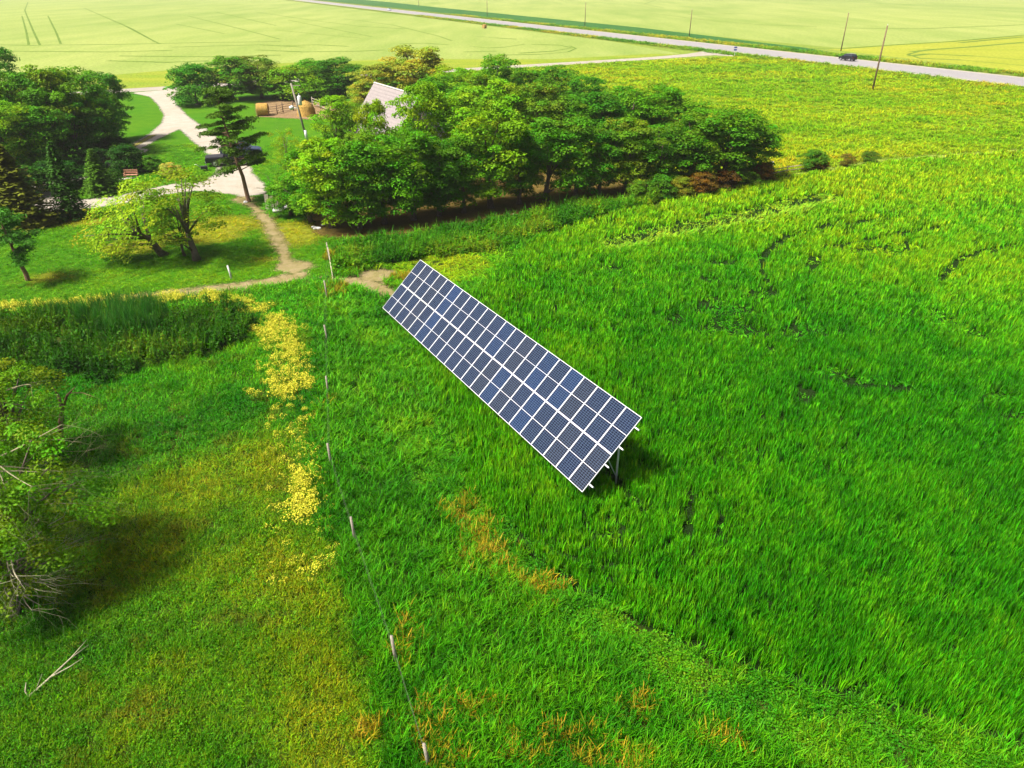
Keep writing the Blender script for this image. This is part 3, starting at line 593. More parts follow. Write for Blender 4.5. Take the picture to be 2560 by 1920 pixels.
# ---- pasture and verges: coarse tufts
x, y, s, g = sample(pasture_sd, 0, 51, bands=[(110, 3.0, 2.4), (160, 1.6, 3.4), (250, .9, 4.6)]); n = len(x)
tt = .55 * nrm(vnoise(x * .5, y * 1.3, .09, 91)) + .35 * nrm(vnoise(x * .5, y * 1.4, .35, 92)) + g.normal(.03, .08, n)
c = pal(tt, [(.055, .18, .004), (.098, .235, .005), (.14, .26, .006), (.19, .27, .010), (.25, .25, .02)])
scatter('pasture_grass', 'yellow-green pasture grass between the shelterbelt and the highway', 'grass', 'grass', x, y, s, g.uniform(.5, 1.0, n) * (.5 + vnoise(x, y, .2, 94)), c, g)
vg_sd = union(poly_sd(hw_strip(-8, -1.2, -120, 420)), poly_sd(hw_strip(HW_W + 1.2, HW_W + 9, -120, 420)))
x, y, s, g = sample(vg_sd, .9, 53, zone=(-60, 90, 200, 520)); n = len(x)
c = pal(nrm(vnoise(x, y, .08, 96)) * .8 + g.normal(.05, .1, n), [(.03, .14, .008), (.08, .20, .01), (.17, .22, .02), (.24, .24, .03)])
scatter('verge_grass', 'rough grass in the ditches along the highway', 'grass', 'grass', x, y, g.uniform(3, 5, n), g.uniform(.6, 1.5, n), c, g)
# ------------------------------------------------------------------ trees
def leaf_quads(P, N, size, g, aspect=.55, fold=.10):
    n = len(P); T = np.cross(N, g.normal(size=(n, 3))); T /= np.linalg.norm(T, axis=1)[:, None] + 1e-9; B = np.cross(N, T); s = (size * g.uniform(.65, 1.3, n))[:, None]
    V = np.concatenate([P - T * s * .5, P + B * s * aspect * .5 + N * s * fold, P + T * s * .5, P - B * s * aspect * .5 + N * s * fold]); i = np.arange(n)
    return V, np.stack([i, i + n, i + 2 * n, i + 3 * n], 1)
def unit(v): return v / (np.linalg.norm(v, axis=1)[:, None] + 1e-9)
def crown_mesh(seed, ncl=95, per=105, zb=1.0, zt=10.0, R=3.0, rc=(.5, .95), size=.27, shape=.75, gap=.0, aspect=.55):
    g = np.random.default_rng(seed)
    t = g.uniform(0, 1, ncl) ** .85; a = g.uniform(0, 2 * np.pi, ncl)
    prof = np.sqrt(np.clip(1 - (np.abs(2 * t - shape) / (1.06 + abs(1 - shape))) ** 2.6, .06, 1))
    ph = g.uniform(0, 6.28, 4); lob = 1 + .20 * np.sin(2 * a + ph[0] + 2 * t) + .16 * np.sin(3 * a + ph[1] - 3 * t) + .12 * np.sin(5 * a + ph[2])
    rr = R * .88 * prof * lob * g.uniform(0, 1, ncl) ** .30
    C = np.stack([rr * np.cos(a), rr * np.sin(a), zb + t * (zt - zb) * .94 + g.normal(0, .15, ncl)], 1)
    r = g.uniform(*rc, ncl) * (.75 + .5 * prof)
    tint = np.stack([g.uniform(.72, 1.35, ncl), g.uniform(.82, 1.18, ncl), g.uniform(.7, 1.3, ncl)], 1)
    D = unit(g.normal(size=(ncl, per, 3)).reshape(-1, 3)); D[:, 2] = np.where(D[:, 2] < -.25, -D[:, 2], D[:, 2])
    q = g.uniform(.55, 1.05, ncl * per)
    P = np.repeat(C, per, 0) + D * (np.repeat(r, per) * q)[:, None] * np.array([1, 1, .72])
    N = unit(D * .9 + np.array([0, 0, .5]) + g.normal(0, .55, (ncl * per, 3)))
    if gap: k = g.uniform(0, 1, ncl * per) > gap; P, N, D = P[k], N[k], D[k]; tt = np.repeat(tint, per, 0)[k]
    else: tt = np.repeat(tint, per, 0)
    V, F = leaf_quads(P, N, size, g, aspect); n = len(P)
    c = np.tile(tt * g.uniform(.8, 1.2, n)[:, None], (4, 1))
    me = np_mesh('crown', V, F, c); return me, C, r
def grow(mb, p, d, L, r, depth, rng, spread=.7, kids=3, droop=0.0, n=5, up=.15):
    pts = [p]; rs = [r]; q = p.copy(); dd = d.copy()
    for i in range(4):
        dd = (dd + Vector((rng.uniform(-1, 1), rng.uniform(-1, 1), rng.uniform(-1, 1))) * .16 + Vector((0, 0, up - droop * depth))* .25).normalized()
        q = q + dd * (L / 4); pts.append(q.copy()); rs.append(r * (1 - .17 * (i + 1)))
    mb.tube(pts, rs, n)
    if depth > 0:
        for k in range(kids):
            i = rng.choice([2, 3, 4]) if k else 4
            a = rng.uniform(0, 2 * math.pi); ax = Vector((math.cos(a), math.sin(a), rng.uniform(-.3, .6)))
            nd_ = (dd * (1 - spread * .5) + ax * spread).normalized()
            grow(mb, pts[i], nd_, L * rng.uniform(.55, .8), rs[i] * .62, depth - 1, rng, spread, kids, droop, max(3, n - 1), up)
def trunk_mesh(seed, top=7.0, r=.17, limbs=6, C=None):
    rng = random.Random(seed); mb = MB(); P = []; R = []
    x = y = 0.0
    for i in range(8):
        t = i / 7; P.append((x, y, top * t - .15)); R.append(r * (1.35 - t * 1.15) if i else r * 1.7); x += rng.uniform(-.14, .14); y += rng.uniform(-.14, .14)
    mb.tube(P, R, 8)
    for k in range(limbs):
        if C is not None:
            e = Vector(C[rng.randrange(len(C))])
            i = max(1, min(6, int(e.z / top * 7 * .55))); s = Vector(P[i])
            mb.tube([s, s.lerp(e, .5) + Vector((0, 0, .2)), e], [r * .45, r * .28, r * .08], 5)
    me = mb.mesh('trunk'); me.polygons.foreach_set('use_smooth', [True] * len(me.polygons)); me.materials.append(M['bark']); return me
BROAD = []
for s in range(10):
    me, C, r = crown_mesh(100 + s, 105 + (s % 3) * 18, 112, zb=.7 + .5 * (s % 2), shape=(.85, 1.0, 1.15)[s % 3]); me.materials.append(M['leaf'])
    BROAD.append((me, trunk_mesh(200 + s, 7.5, .20, 9, C)))
WISPY = []
for s in range(4):
    me, C, r = crown_mesh(140 + s, 70, 95, zb=2.6, rc=(.45, .85), size=.22, shape=1.2, gap=.25); me.materials.append(M['leaf'])
    WISPY.append((me, trunk_mesh(240 + s, 7.5, .19, 16, C)))
BUSH = []
for s in range(5):
    me, C, r = crown_mesh(160 + s, 70, 110, zb=.1, zt=10, R=5.0, rc=(1.0, 1.9), size=.55, shape=.7); me.materials.append(M['leaf'])
    BUSH.append((me, trunk_mesh(260 + s, 5, .25, 8, C)))
def spruce_mesh(seed, H=10.0, R=2.3):
    g = np.random.default_rng(seed); P = []; N = []; tt = []
    z = .5
    while z < H - .15:
        t = z / H; L = R * (1 - t) ** .85 * g.uniform(.85, 1.1) + .12; nb = int(7 + 6 * (1 - t)); a0 = g.uniform(0, 6.28)
        for k in range(nb):
            a = a0 + 6.283 * k / nb + g.normal(0, .12); l = L * g.uniform(.75, 1.12); tn = g.uniform(.7, 1.3); m = int(7 + l * 9)
            u = g.uniform(.12, 1, m); w = .34 * l * (1 - u * .75) * g.uniform(-1, 1, m)
            zz = z - .30 * l * u ** 1.5 + .10 * l * u ** 4 + g.normal(0, .05, m)
            P.append(np.stack([np.cos(a) * u * l - np.sin(a) * w, np.sin(a) * u * l + np.cos(a) * w, zz], 1))
            N.append(np.stack([np.cos(a) * .35 + g.normal(0, .4, m), np.sin(a) * .35 + g.normal(0, .4, m), np.ones(m)], 1)); tt.append(np.full(m, tn))
        z += .27 * (1 - .4 * t)
    P = np.concatenate(P); N = unit(np.concatenate(N)); tt = np.concatenate(tt)
    V, F = leaf_quads(P, N, .36, g, .42, .05); c = np.tile((tt * g.uniform(.75, 1.25, len(P)))[:, None] * np.ones(3), (4, 1))
    me = np_mesh('needles', V, F, c); me.materials.append(M['needle'])
    mb = MB(); mb.tube([(0, 0, -.15), (0, 0, 4), (0, 0, H - .3)], [.22, .13, .02], 7); tm = mb.mesh('trunk'); tm.materials.append(M['bark']); return me, tm
SPRUCE = [spruce_mesh(300 + s) for s in range(3)]
def pine_mesh(seed, H=10.8, z0=.34, R=2.3, pads=34, per=150):
    g = np.random.default_rng(seed); rng = random.Random(seed); mb = MB(); P = []; Rr = []; x = y = 0
    for i in range(9):
        t = i / 8; P.append(Vector((x, y, H * .95 * t - .15))); Rr.append(.19 * (1.15 - t)); x += rng.uniform(-.1, .1); y += rng.uniform(-.1, .1)
    mb.tube(P, Rr, 8); C = []; rc = []
    for k in range(pads):
        t = z0 + (1 - z0) * (k + .5) / pads; i = min(7, int(t * 8)); s = P[i].lerp(P[i + 1], t * 8 - i)
        a = rng.uniform(0, 6.28); l = R * (1.15 - .75 * abs(t - .55) * 1.6) * rng.uniform(.45, 1.1); l = max(.3, l * (1 - max(0, t - .85) * 4.5))
        e = s + Vector((math.cos(a) * l, math.sin(a) * l, rng.uniform(-.1, .45)))
        mb.tube([s, s.lerp(e, .5) + Vector((0, 0, -.08)), e], [.05, .035, .012], 4); C.append(e); rc.append(rng.uniform(.55, .98))
        if l > 1.0: C.append(s.lerp(e, .6)); rc.append(rng.uniform(.3, .5))
    C = np.array([tuple(c) for c in C]); rc = np.array(rc); m = len(C)
    D = unit(g.normal(size=(m * per, 3))); D[:, 2] = np.abs(D[:, 2]) * .9 - .2
    Pn = np.repeat(C, per, 0) + D * (np.repeat(rc, per) * g.uniform(.3, 1, m * per))[:, None] * np.array([1.15, 1.15, .5]); N = unit(D + g.normal(0, .6, D.shape) + np.array([0, 0, .4]))
    V, F = leaf_quads(Pn, N, .24, g, .38, .05); c = np.tile((np.repeat(g.uniform(.7, 1.3, m), per) * g.uniform(.8, 1.2, m * per))[:, None] * np.ones(3), (4, 1))
    me = np_mesh('needles', V, F, c); me.materials.append(M['needle']); tm = mb.mesh('trunk'); tm.materials.append(M['pine_bark']); return me, tm
def bare_mesh(seed, H=6.0, r=.12, depth=4, kids=3, spread=.7, mat='grey_bark', d=(0, 0, 1), droop=0.0, up=.15):
    rng = random.Random(seed); mb = MB(); grow(mb, Vector((0, 0, -.1)), Vector(d).normalized(), H * .42, r, depth, rng, spread, kids, droop, 6, up)
    me = mb.mesh('branches'); me.materials.append(M[mat]); return me
def ordinal(i): return ['first', 'second', 'third', 'fourth', 'fifth', 'sixth', 'seventh', 'eighth', 'ninth', 'tenth', 'eleventh', 'twelfth', 'thirteenth', 'fourteenth', 'fifteenth', 'sixteenth', 'seventeenth', 'eighteenth', 'nineteenth', 'twentieth'][i]
def put_tree(name, label, cat, base, top_py, half_w, protos, k, tint, group=None, H0=10.0, R0=3.0, rz=None, lean=(0, 0), crown='crown', dens=1.0):
    gx, gy = G(*base); h = max(1.0, z_at(top_py, gy)); r = half_w / ppm(gx, gy, h * .5)
    o = thing(name, label, cat, (gx, gy, .03), 0, group)
    rr = random.Random(int(base[0] * 7 + base[1] * 13))
    o.rotation_euler = (lean[1], lean[0], rr.uniform(0, 6.28) if rz is None else rz); o.scale = (r / R0, r / R0, h / H0)
    cm, tm = protos[k % len(protos)]
    c = link(crown, cm, None, o); v = rr.uniform(.85, 1.15); c.color = (tint[0] * v * 1.75, tint[1] * v * 1.6, tint[2] * .7, 1)
    t = link('trunk', tm, None, o); t.scale = (1, 1, 1)
    return o
GREEN = (.045, .150, .007); DEEP = (.028, .115, .008); LIME = (.085, .20, .007); OLIVE = (.06, .13, .010); WILLOW = (.135, .185, .035); YELL = (.095, .19, .008); SPR = (.022, .075, .012); SPRO = (.06, .08, .012)
tints = [GREEN, LIME, DEEP, GREEN, OLIVE, GREEN, LIME, GREEN]
front = [(728, 540, 435, 46), (778, 556, 375, 58), (830, 570, 345, 80), (900, 572, 350, 70), (962, 560, 335, 72), (1035, 551, 325, 72), (1098, 540, 352, 62), (1160, 532, 335, 62), (1228, 520, 245, 84), (1298, 511, 312, 60), (1365, 502, 295, 76), (1438, 494, 290, 68), (1500, 487, 325, 58), (1562, 480, 296, 62), (1640, 470, 312, 66), (1720, 464, 292, 72), (1800, 457, 272, 84), (1868, 446, 298, 66)]
for i, (bx, by, ty, hw_) in enumerate(front):
    put_tree('shelterbelt_tree', 'leafy green tree, %s from the left in the front row of the shelterbelt' % ordinal(i), 'tree', (bx, by), ty, hw_ * 1.08, BROAD, i * 3, LIME if i in (8, 2) else DEEP if i in (6, 12) else OLIVE if i == 13 else GREEN, 'front row of the shelterbelt')
middle = [(952, 512, 252, 48), (1110, 398, 193, 82), (1180, 420, 215, 70), (1262, 418, 200, 74), (1340, 412, 205, 74), (1415, 410, 236, 66), (1492, 402, 228, 72), (1570, 394, 222, 68), (1640, 388, 216, 62), (1722, 400, 258, 66), (1020, 475, 345, 52), (1062, 487, 205, 72), (905, 500, 330, 45)]
for i, (bx, by, ty, hw_) in enumerate(middle):
    put_tree('grove_tree', ('small yellow-green tree in front of the house roof', 'big round tree right behind the house')[i] if i < 2 else ('green tree half hidden between the front trees and the house', 'tall round green tree standing in front of the right gable of the house', 'low leafy tree in front of the left end of the house')[i - 10] if i >= 10 else 'leafy tree, %s right of the house in the middle of the shelterbelt' % ordinal(i - 2), 'tree', (bx, by), ty, hw_ * 1.08, BROAD, i * 3 + 1, YELL if i == 0 else tints[(i * 3) % 8], 'middle of the shelterbelt')
back = [(1140, 318, 168, 56), (1195, 325, 182, 48), (1248, 305, 139, 52), (1318, 300, 172, 56), (1395, 300, 166, 58), (1468, 312, 190, 56), (1545, 326, 214, 52)]
for i, (bx, by, ty, hw_) in enumerate(back):
    put_tree('rear_tree', 'green tree, %s from the left along the back edge of the shelterbelt' % ordinal(i), 'tree', (bx, by), ty, hw_ * 1.08, BROAD, i * 3 + 2, tints[(i * 5 + 1) % 8], 'back edge of the shelterbelt')
for i, (bx, by, ty, hw_, lb) in enumerate([(945, 292, 160, 62, 'silvery yellow willow left of the twin willow tops behind the house'), (1042, 288, 118, 78, 'tallest silvery yellow willow behind the house'), (915, 305, 200, 45, 'small silvery willow at the left end of the house roof')]):
    put_tree('willow_tree', lb, 'tree', (bx, by), ty, hw_ * 1.05, BROAD, i + 4, WILLOW, 'willows behind the house')
rear_left = [(492, 262, 165, 58, DEEP, 'dark round tree right of the driveway entrance'), (585, 250, 140, 62, GREEN, 'tall tree behind the pine, second right of the driveway entrance'), (655, 246, 142, 52, OLIVE, 'olive green tree just left of the bright tree behind the corral'), (738, 250, 166, 60, LIME, 'bright green round tree behind the yard power pole'), (790, 232, 148, 50, GREEN, 'tree behind the corral, between the bright tree and the dark one'), (850, 240, 148, 62, DEEP, 'dark green tree behind the corral, left of the willows')]
for i, (bx, by, ty, hw_, tn, lb) in enumerate(rear_left):
    put_tree('yard_tree', lb, 'tree', (bx, by), ty, hw_ * 1.05, BUSH if i in (0, 3) else BROAD, i, tn, 'trees along the back of the yard', R0=5.0 if i in (0, 3) else 3.0)
put_tree('yard_tree', 'bright leafy tree left of the house with its top below the roof ridge', 'tree', (850, 412), 236, 55, BROAD, 7, LIME)
put_tree('yard_tree', 'thin yellow-green tree beside the foot of the yard power pole', 'tree', (725, 455), 325, 36, WISPY, 1, YELL)
clump = [(55, 330, 118, 48, DEEP), (-40, 420, 190, 85, GREEN), (25, 425, 190, 66, OLIVE), (95, 420, 178, 72, GREEN), (170, 405, 165, 74, LIME), (240, 385, 172, 70, GREEN), (295, 352, 185, 46, DEEP), (40, 450, 250, 70, LIME), (120, 440, 265, 62, GREEN), (205, 415, 255, 60, DEEP), (270, 385, 250, 50, DEEP)]
for i, (bx, by, ty, hw_, tn) in enumerate(clump):
    put_tree('clump_tree', 'dark tree with the highest crown at the back of the left-hand grove' if i == 0 else 'green tree, %s from the left in the %s of the left-hand grove' % (ordinal(i - 1) if i < 7 else ordinal(i - 7), 'rear row' if i < 7 else 'front row'), 'tree', (bx, by), ty, hw_ * 1.08, BROAD, i * 7 + 3, tn, 'grove left of the driveway')
# spruces, pines, lawn trees
put_tree('spruce_tree', 'broad olive-brown spruce at the left edge of the lawn', 'tree', (62, 562), 360, 100, SPRUCE, 0, SPRO, R0=2.3, crown='needles')
put_tree('spruce_tree', 'slender dark green spruce between the broad spruce and the gravel loop', 'tree', (182, 545), 352, 56, SPRUCE, 1, SPR, R0=2.3, crown='needles')
put_tree('spruce_tree', 'small yellowish-tipped spruce inside the driveway loop', 'tree', (256, 486), 372, 48, SPRUCE, 2, (.035, .095, .012), R0=2.3, crown='needles')
PINE = [pine_mesh(330, z0=.30, pads=54, per=230), pine_mesh(331, H=8.0, z0=.42, R=2.2, pads=30, per=190)]
put_tree('pine_tree', 'tall leaning pine with a bare lower trunk beside the parked pickup', 'tree', (622, 505), 206, 62, PINE[:1], 0, (.035, .085, .010), H0=10.6, R0=2.3, rz=0.6, lean=(rad(-7), 0), crown='needles')
put_tree('pine_tree', 'low pine with a rusty leaning trunk on the lawn at the left edge', 'tree', (70, 702), 508, 62, PINE[1:], 0, (.03, .12, .018), H0=8.0, R0=2.2, rz=2.0, lean=(rad(-11), 0), crown='needles')
put_tree('lawn_tree', 'spreading yellow-green tree on the lawn, right of the leaning pair', 'tree', (492, 652), 432, 112, WISPY, 0, YELL, 'pair of trees on the lawn', lean=(rad(6), 0))
put_tree('lawn_tree', 'yellow-green tree leaning left over the lawn with a pale low trunk', 'tree', (412, 640), 462, 118, WISPY, 2, (.11, .20, .010), 'pair of trees on the lawn', lean=(rad(-32), rad(4)))
put_tree('lawn_tree', 'dark leafy stem between the two yellow-green lawn trees', 'tree', (462, 640), 490, 44, WISPY, 3, GREEN, 'pair of trees on the lawn')
# garden shrubs on the island, hedge shrubs, field-edge bushes
def bush(label, base, ty, hw_, tint, k, group=None, name='shrub'): return put_tree(name, label, 'shrub', base, ty, hw_, BUSH, k, tint, group, R0=5.0)
bush('large dark shrub behind the red garden bench', (322, 434), 366, 38, (.016, .065, .010), 0)
bush('round clipped green shrub right of the red garden bench', (384, 430), 388, 25, (.035, .12, .010), 1)
bush('pale silvery clipped shrub at the right end of the garden bed', (428, 442), 408, 26, (.22, .26, .08), 2)
bush('low dark evergreen at the left end of the garden bed', (282, 470), 425, 30, (.018, .06, .010), 3)
bush('green bush with a rust-red foot standing alone at the crop edge by the pole fence', (2030, 428), 376, 32, (.035, .11, .012), 1)
bush('small brown-leaved bush between the two lone bushes at the crop edge', (2114, 416), 385, 17, (.09, .09, .025), 2)
bush('rightmost small dark bush at the crop edge', (2172, 406), 380, 22, (.045, .10, .015), 3)
bush('rust-brown low bush at the foot of the lone green bush', (2050, 430), 400, 18, (.08, .055, .014), 4)
red = [(1700, 492, 446, 34, (.09, .11, .015)), (1752, 486, 432, 36, (.075, .05, .012)), (1808, 478, 426, 34, (.06, .038, .012)), (1862, 468, 424, 32, (.05, .11, .012)), (1905, 458, 408, 26, (.07, .05, .012)), (1650, 498, 440, 34, (.03, .10, .010)), (1590, 502, 452, 24, (.05, .13, .012))]
for i, (bx, by, ty, hw_, tn) in enumerate(red):
    bush('%s shrub under the right end of the shelterbelt, %s from the left' % (('olive', 'rust-red', 'dark red', 'green', 'reddish brown', 'dark green', 'bright green')[i], ordinal((2, 3, 4, 5, 6, 1, 0)[i])), (bx, by), ty, hw_, tn, i, 'hedge shrubs under the shelterbelt')
for i, (bx, by, ty, hw_) in enumerate([(150, 470, 405, 60), (60, 490, 420, 70), (235, 430, 372, 48), (290, 392, 340, 40)]):
    bush('low dark understory shrub at the foot of the left-hand grove, %s from the left' % ordinal((1, 0, 2, 3)[i]), (bx, by), ty, hw_, (.014, .06, .008), i, 'understory of the left-hand grove')
# bare and dead trees
def bare(label, base, top_py, me, H0, rz=0.0, lean=(0, 0), name='dead_tree', group=None):
    gx, gy = G(*base); h = z_at(top_py, gy); o = thing(name, label, 'tree', (gx, gy, .03), 0, group)
    o.rotation_euler = (lean[1], lean[0], rz); s = h / H0; o.scale = (s, s, s); link('branches', me, None, o); return o
BM = [bare_mesh(400, 8.5, .13, 4, 3, .75), bare_mesh(401, 8.5, .13, 4, 3, .6), bare_mesh(402, 8, .10, 4, 3, .9)]
bare('bare grey tree top showing above the left-hand grove, left of two', (238, 300), 128, BM[0], 8.0, 0)
bare('bare grey tree top showing above the left-hand grove, right of two', (268, 300), 126, BM[1], 8.0, 1.2)
bare('grey dead tree inside the left-hand grove below the dark crown', (85, 350), 150, BM[2], 7.6, 2)
bare('pale dead tree with fan of twigs beside the tall pine', (700, 512), 345, BM[2], 7.0, 0.4, lean=(rad(-16), 0))
bare('low dead tree leaning left beside the parked pickup', (690, 490), 380, BM[0], 7.5, 2.4, lean=(rad(-32), 0))
bare('grey bare tree in the yard in front of the hay', (712, 372), 285, BM[1], 8.0, .8)
bare('dead pale tree standing against the house roof', (1046, 400), 240, BM[0], 8.0, 3.0)
for i, (bx, by, ty, nm) in enumerate([(156, 395, 235, 'thin pale trunk with bare twigs in the left-hand grove'), (250, 372, 290, 'white birch trunk at the right of the left-hand grove')]):
    gx, gy = G(bx, by); h = z_at(ty, gy); o = thing('birch_tree', nm, 'tree', (gx, gy, .03)); mb = MB(); mb.tube([(0, 0, -.1), (.1, 0, h * .5), (-.15, 0, h * .95)], [.13, .10, .05], 7); mb.build('trunk', M['pale_bark'], o, True)
    b = MB(); rng = random.Random(70 + i)
    for k in range(7): grow(b, Vector((0, 0, h * rng.uniform(.45, .92))), Vector((rng.uniform(-1, 1), rng.uniform(-1, 1), .7)).normalized(), 1.4, .03, 2, rng, .6, 2, 0, 4)
    b.build('twigs', M['pale_bark'], o)
# half-dead tree and thicket at the left edge of the near meadow
def near_tree(name, label, base, h, R, seed, tint, ncl, twigs, lean, size=.13, dmat='grey_bark', zb=1.6):
    gx, gy = G(*base); o = thing(name, label, 'tree', (gx, gy, .03)); o.rotation_euler = (lean[1], lean[0], 0)
    me, C, r = crown_mesh(seed, ncl, 170, zb=zb, zt=h, R=R, rc=(.35, .62), size=size, shape=.8, gap=.15); me.materials.append(M['leaf'])
    c = link('crown', me, None, o); c.color = (tint[0] * 1.7, tint[1] * 1.4, tint[2] * .7, 1)
    t = link('trunk', trunk_mesh(seed, h * .75, .17, 14, C), None, o); t.data.materials[0] = M['bark']
    b = MB(); rng = random.Random(seed)
    for k in range(twigs):
        a = rng.uniform(-1.7, 1.2); z = rng.uniform(.9, h * .85)
        grow(b, Vector((rng.uniform(-.1, .1), 0, z)), Vector((math.cos(a), math.sin(a), rng.uniform(-.05, .5))).normalized(), R * rng.uniform(.55, .85), .036, 3, rng, .5, 3 if k % 3 == 0 else 2, .07, 4, .05)
    b.build('dead_branches', M[dmat], o); return o
near_tree('thicket_tree', 'half-dead leafy tree with pale twigs at the left edge of the meadow', (60, 1440), 6.4, 3.3, 501, (.062, .19, .008), 130, 20, (rad(8), rad(0)), zb=1.2)
near_tree('thicket_tree', 'yellow-green bushy tree behind the half-dead tree at the left edge', (75, 1165), 5.4, 2.2, 503, (.065, .17, .008), 70, 14, (0, 0), zb=1.0)
near_tree('thicket_tree', 'pale twiggy low tree sprawling toward the meadow at the left edge', (40, 1540), 3.4, 2.2, 505, (.07, .17, .010), 34, 18, (rad(12), rad(-6)), zb=.5, dmat='pale_bark')
gx, gy = G(150, 1115); o = thing('tree_stump', 'broken brown snag with two forked limbs beside the left thicket', 'stump', (gx, gy, .03)); mb = MB()
mb.tube([(0, 0, -.1), (.25, .1, .9), (.55, .3, 1.9), (.5, .4, 2.6)], [.16, .13, .10, .06], 7); mb.tube([(.5, .3, 1.8), (.85, .5, 2.5), (1.3, .6, 2.9)], [.08, .06, .02], 6); mb.tube([(.52, .4, 2.5), (.3, .5, 3.1)], [.05, .015], 5); mb.tube([(1.0, .52, 2.62), (1.7, .4, 2.7), (2.5, .2, 2.5)], [.03, .02, .006], 4); mb.build('trunk', M['pine_bark'], o, True)
# fallen branch
a, b_ = GV(72, 1742, .10), GV(222, 1612, .22); o = thing('fallen_branch', 'pale forked dead branch lying in the lower left meadow', 'branch', a); mb = MB(); d = b_ - a
mb.tube([(0, 0, 0), d * .35 + Vector((.03, 0, .05)), d * .7 + Vector((-.03, 0, .05)), d], [.045, .036, .024, .010], 6); mb.tube([d * .35 + Vector((.03, 0, .05)), d * .6 + Vector((.25, -.15, .1)), d * .85 + Vector((.32, -.35, .15))], [.026, .018, .007], 5)
mb.tube([d * .7 + Vector((-.03, 0, .05)), d * .85 + Vector((-.06, .06, .08)), d * 1.02 + Vector((-.12, .12, .1))], [.018, .013, .006], 5); mb.tube([(0, 0, 0), (-.15, .12, .1), (-.22, .35, .22)], [.03, .024, .01], 5); mb.tube([d * .1, d * .25 + Vector((-.12, .18, .2))], [.015, .005], 4); mb.build('branch', M['pale_bark'], o, True)
# ------------------------------------------------------------------ ground-mounted solar array
ARR_L, ARR_W, ARR_Z = 22.4, 4.0, .85
AZ, TILT = -1.0359, .7636
arr = thing('solar_array', 'long ground-mounted solar array of blue panels tilted over the green grass', 'solar array', (-8.477, 42.862, 0), AZ)
def cell_mat():
    m, nt, out = new_mat('solar_cells'); tc = nd(nt, 'ShaderNodeTexCoord'); sp = nd(nt, 'ShaderNodeSeparateXYZ', None, Vector=tc.outputs['Object'])
    def grid(sock, pitch, off, w):
        f = math_n(nt, 'FRACT', math_n(nt, 'DIVIDE', math_n(nt, 'ADD', sock, off), pitch)); d = math_n(nt, 'ABSOLUTE', math_n(nt, 'SUBTRACT', f, .5))
        return math_n(nt, 'GREATER_THAN', d, .5 - w)
    gx = grid(sp.outputs[0], .158, .474, .040); gy = grid(sp.outputs[1], .096, 0.0, .062)
    bus = grid(sp.outputs[0], .158 / 3, .0, .03)
    gl = math_n(nt, 'MAXIMUM', gx, gy)
    oi = nd(nt, 'ShaderNodeObjectInfo'); ns = nd(nt, 'ShaderNodeTexNoise', None, Vector=tc.outputs['Object'], Scale=6.0, Detail=2.0)
    base = mix(nt, 1.0, oi.outputs['Color'], ramp(nt, ns.outputs[0], [(.3, (.8, .8, .8)), (.7, (1.15, 1.15, 1.15))]), 'MULTIPLY')
    base = mix(nt, math_n(nt, 'MULTIPLY', bus, .12), base, (.4, .45, .55))
    c = mix(nt, math_n(nt, 'MULTIPLY', gl, .8), base, (.095, .14, .22))
    b = nd(nt, 'ShaderNodeBsdfPrincipled', None, Base_Color=c, Roughness=.22); b.inputs['Specular IOR Level'].default_value = .10
    nt.links.new(b.outputs[0], out.inputs[0]); return m
M['cells'] = cell_mat()
PW, PH = 1.0, 1.985
def frame_mesh():
    mb = MB(); t, d = .024, .035
    mb.box(-PW / 2, -PH / 2, -d, -PW / 2 + t, PH / 2, .006); mb.box(PW / 2 - t, -PH / 2, -d, PW / 2, PH / 2, .006)
    mb.box(-PW / 2 + t, -PH / 2, -d, PW / 2 - t, -PH / 2 + t, .006); mb.box(-PW / 2 + t, PH / 2 - t, -d, PW / 2 - t, PH / 2, .006)
    mb.box(-PW / 2 + t, -.009, -.012, PW / 2 - t, .009, .003)
    mb.box(-PW / 2 + t, -PH / 2 + t, -.012, PW / 2 - t, PH / 2 - t, -.008)
    me = mb.mesh('frame'); me.materials.append(M['frame_alu']); return me
def block_mesh():
    mb = MB(); mb.box(-PW / 2 + .026, -.478, -.006, PW / 2 - .026, .478, .0); me = mb.mesh('cell_block'); me.materials.append(M['cells']); return me
fm, bm_ = frame_mesh(), block_mesh(); rp = random.Random(12); ct, st_ = math.cos(TILT), math.sin(TILT)
for r_ in range(2):
    for c_ in range(22):
        u = (c_ + .5) * ARR_L / 22; w = (r_ + .5) * ARR_W / 2 + (.006 if r_ else -.006)
        p = link('solar_panel', fm, None, arr); p.location = (u, w * ct, ARR_Z + w * st_); p.rotation_euler = (TILT, 0, 0)
        k = rp.random(); tone = (.003, .006, .020) if k < .5 else (.008, .009, .017) if k < .75 else (.002, .011, .042)
        for s_ in (-1, 1):
            q = link('cell_block', bm_, None, p); q.location = (0, s_ * .490, 0); v = rp.uniform(.85, 1.2); q.color = (tone[0] * v, tone[1] * v, tone[2] * v, 1)
def slope(u, w, dz=0.0): return Vector((u, w * ct + dz * st_ * -1, ARR_Z + w * st_ + dz * ct))
for w in (.45, 1.5, 2.45, 3.5):                                        # rails under the modules, ends showing past the last panel
    mb = MB(); Mx = Matrix.Translation(slope(0, w, -.075)) @ Matrix.Rotation(TILT, 4, 'X'); mb.box(-.05, -.028, -.032, ARR_L + .24, .028, .036, Mx); mb.build('rail', M['frame_alu'], arr)
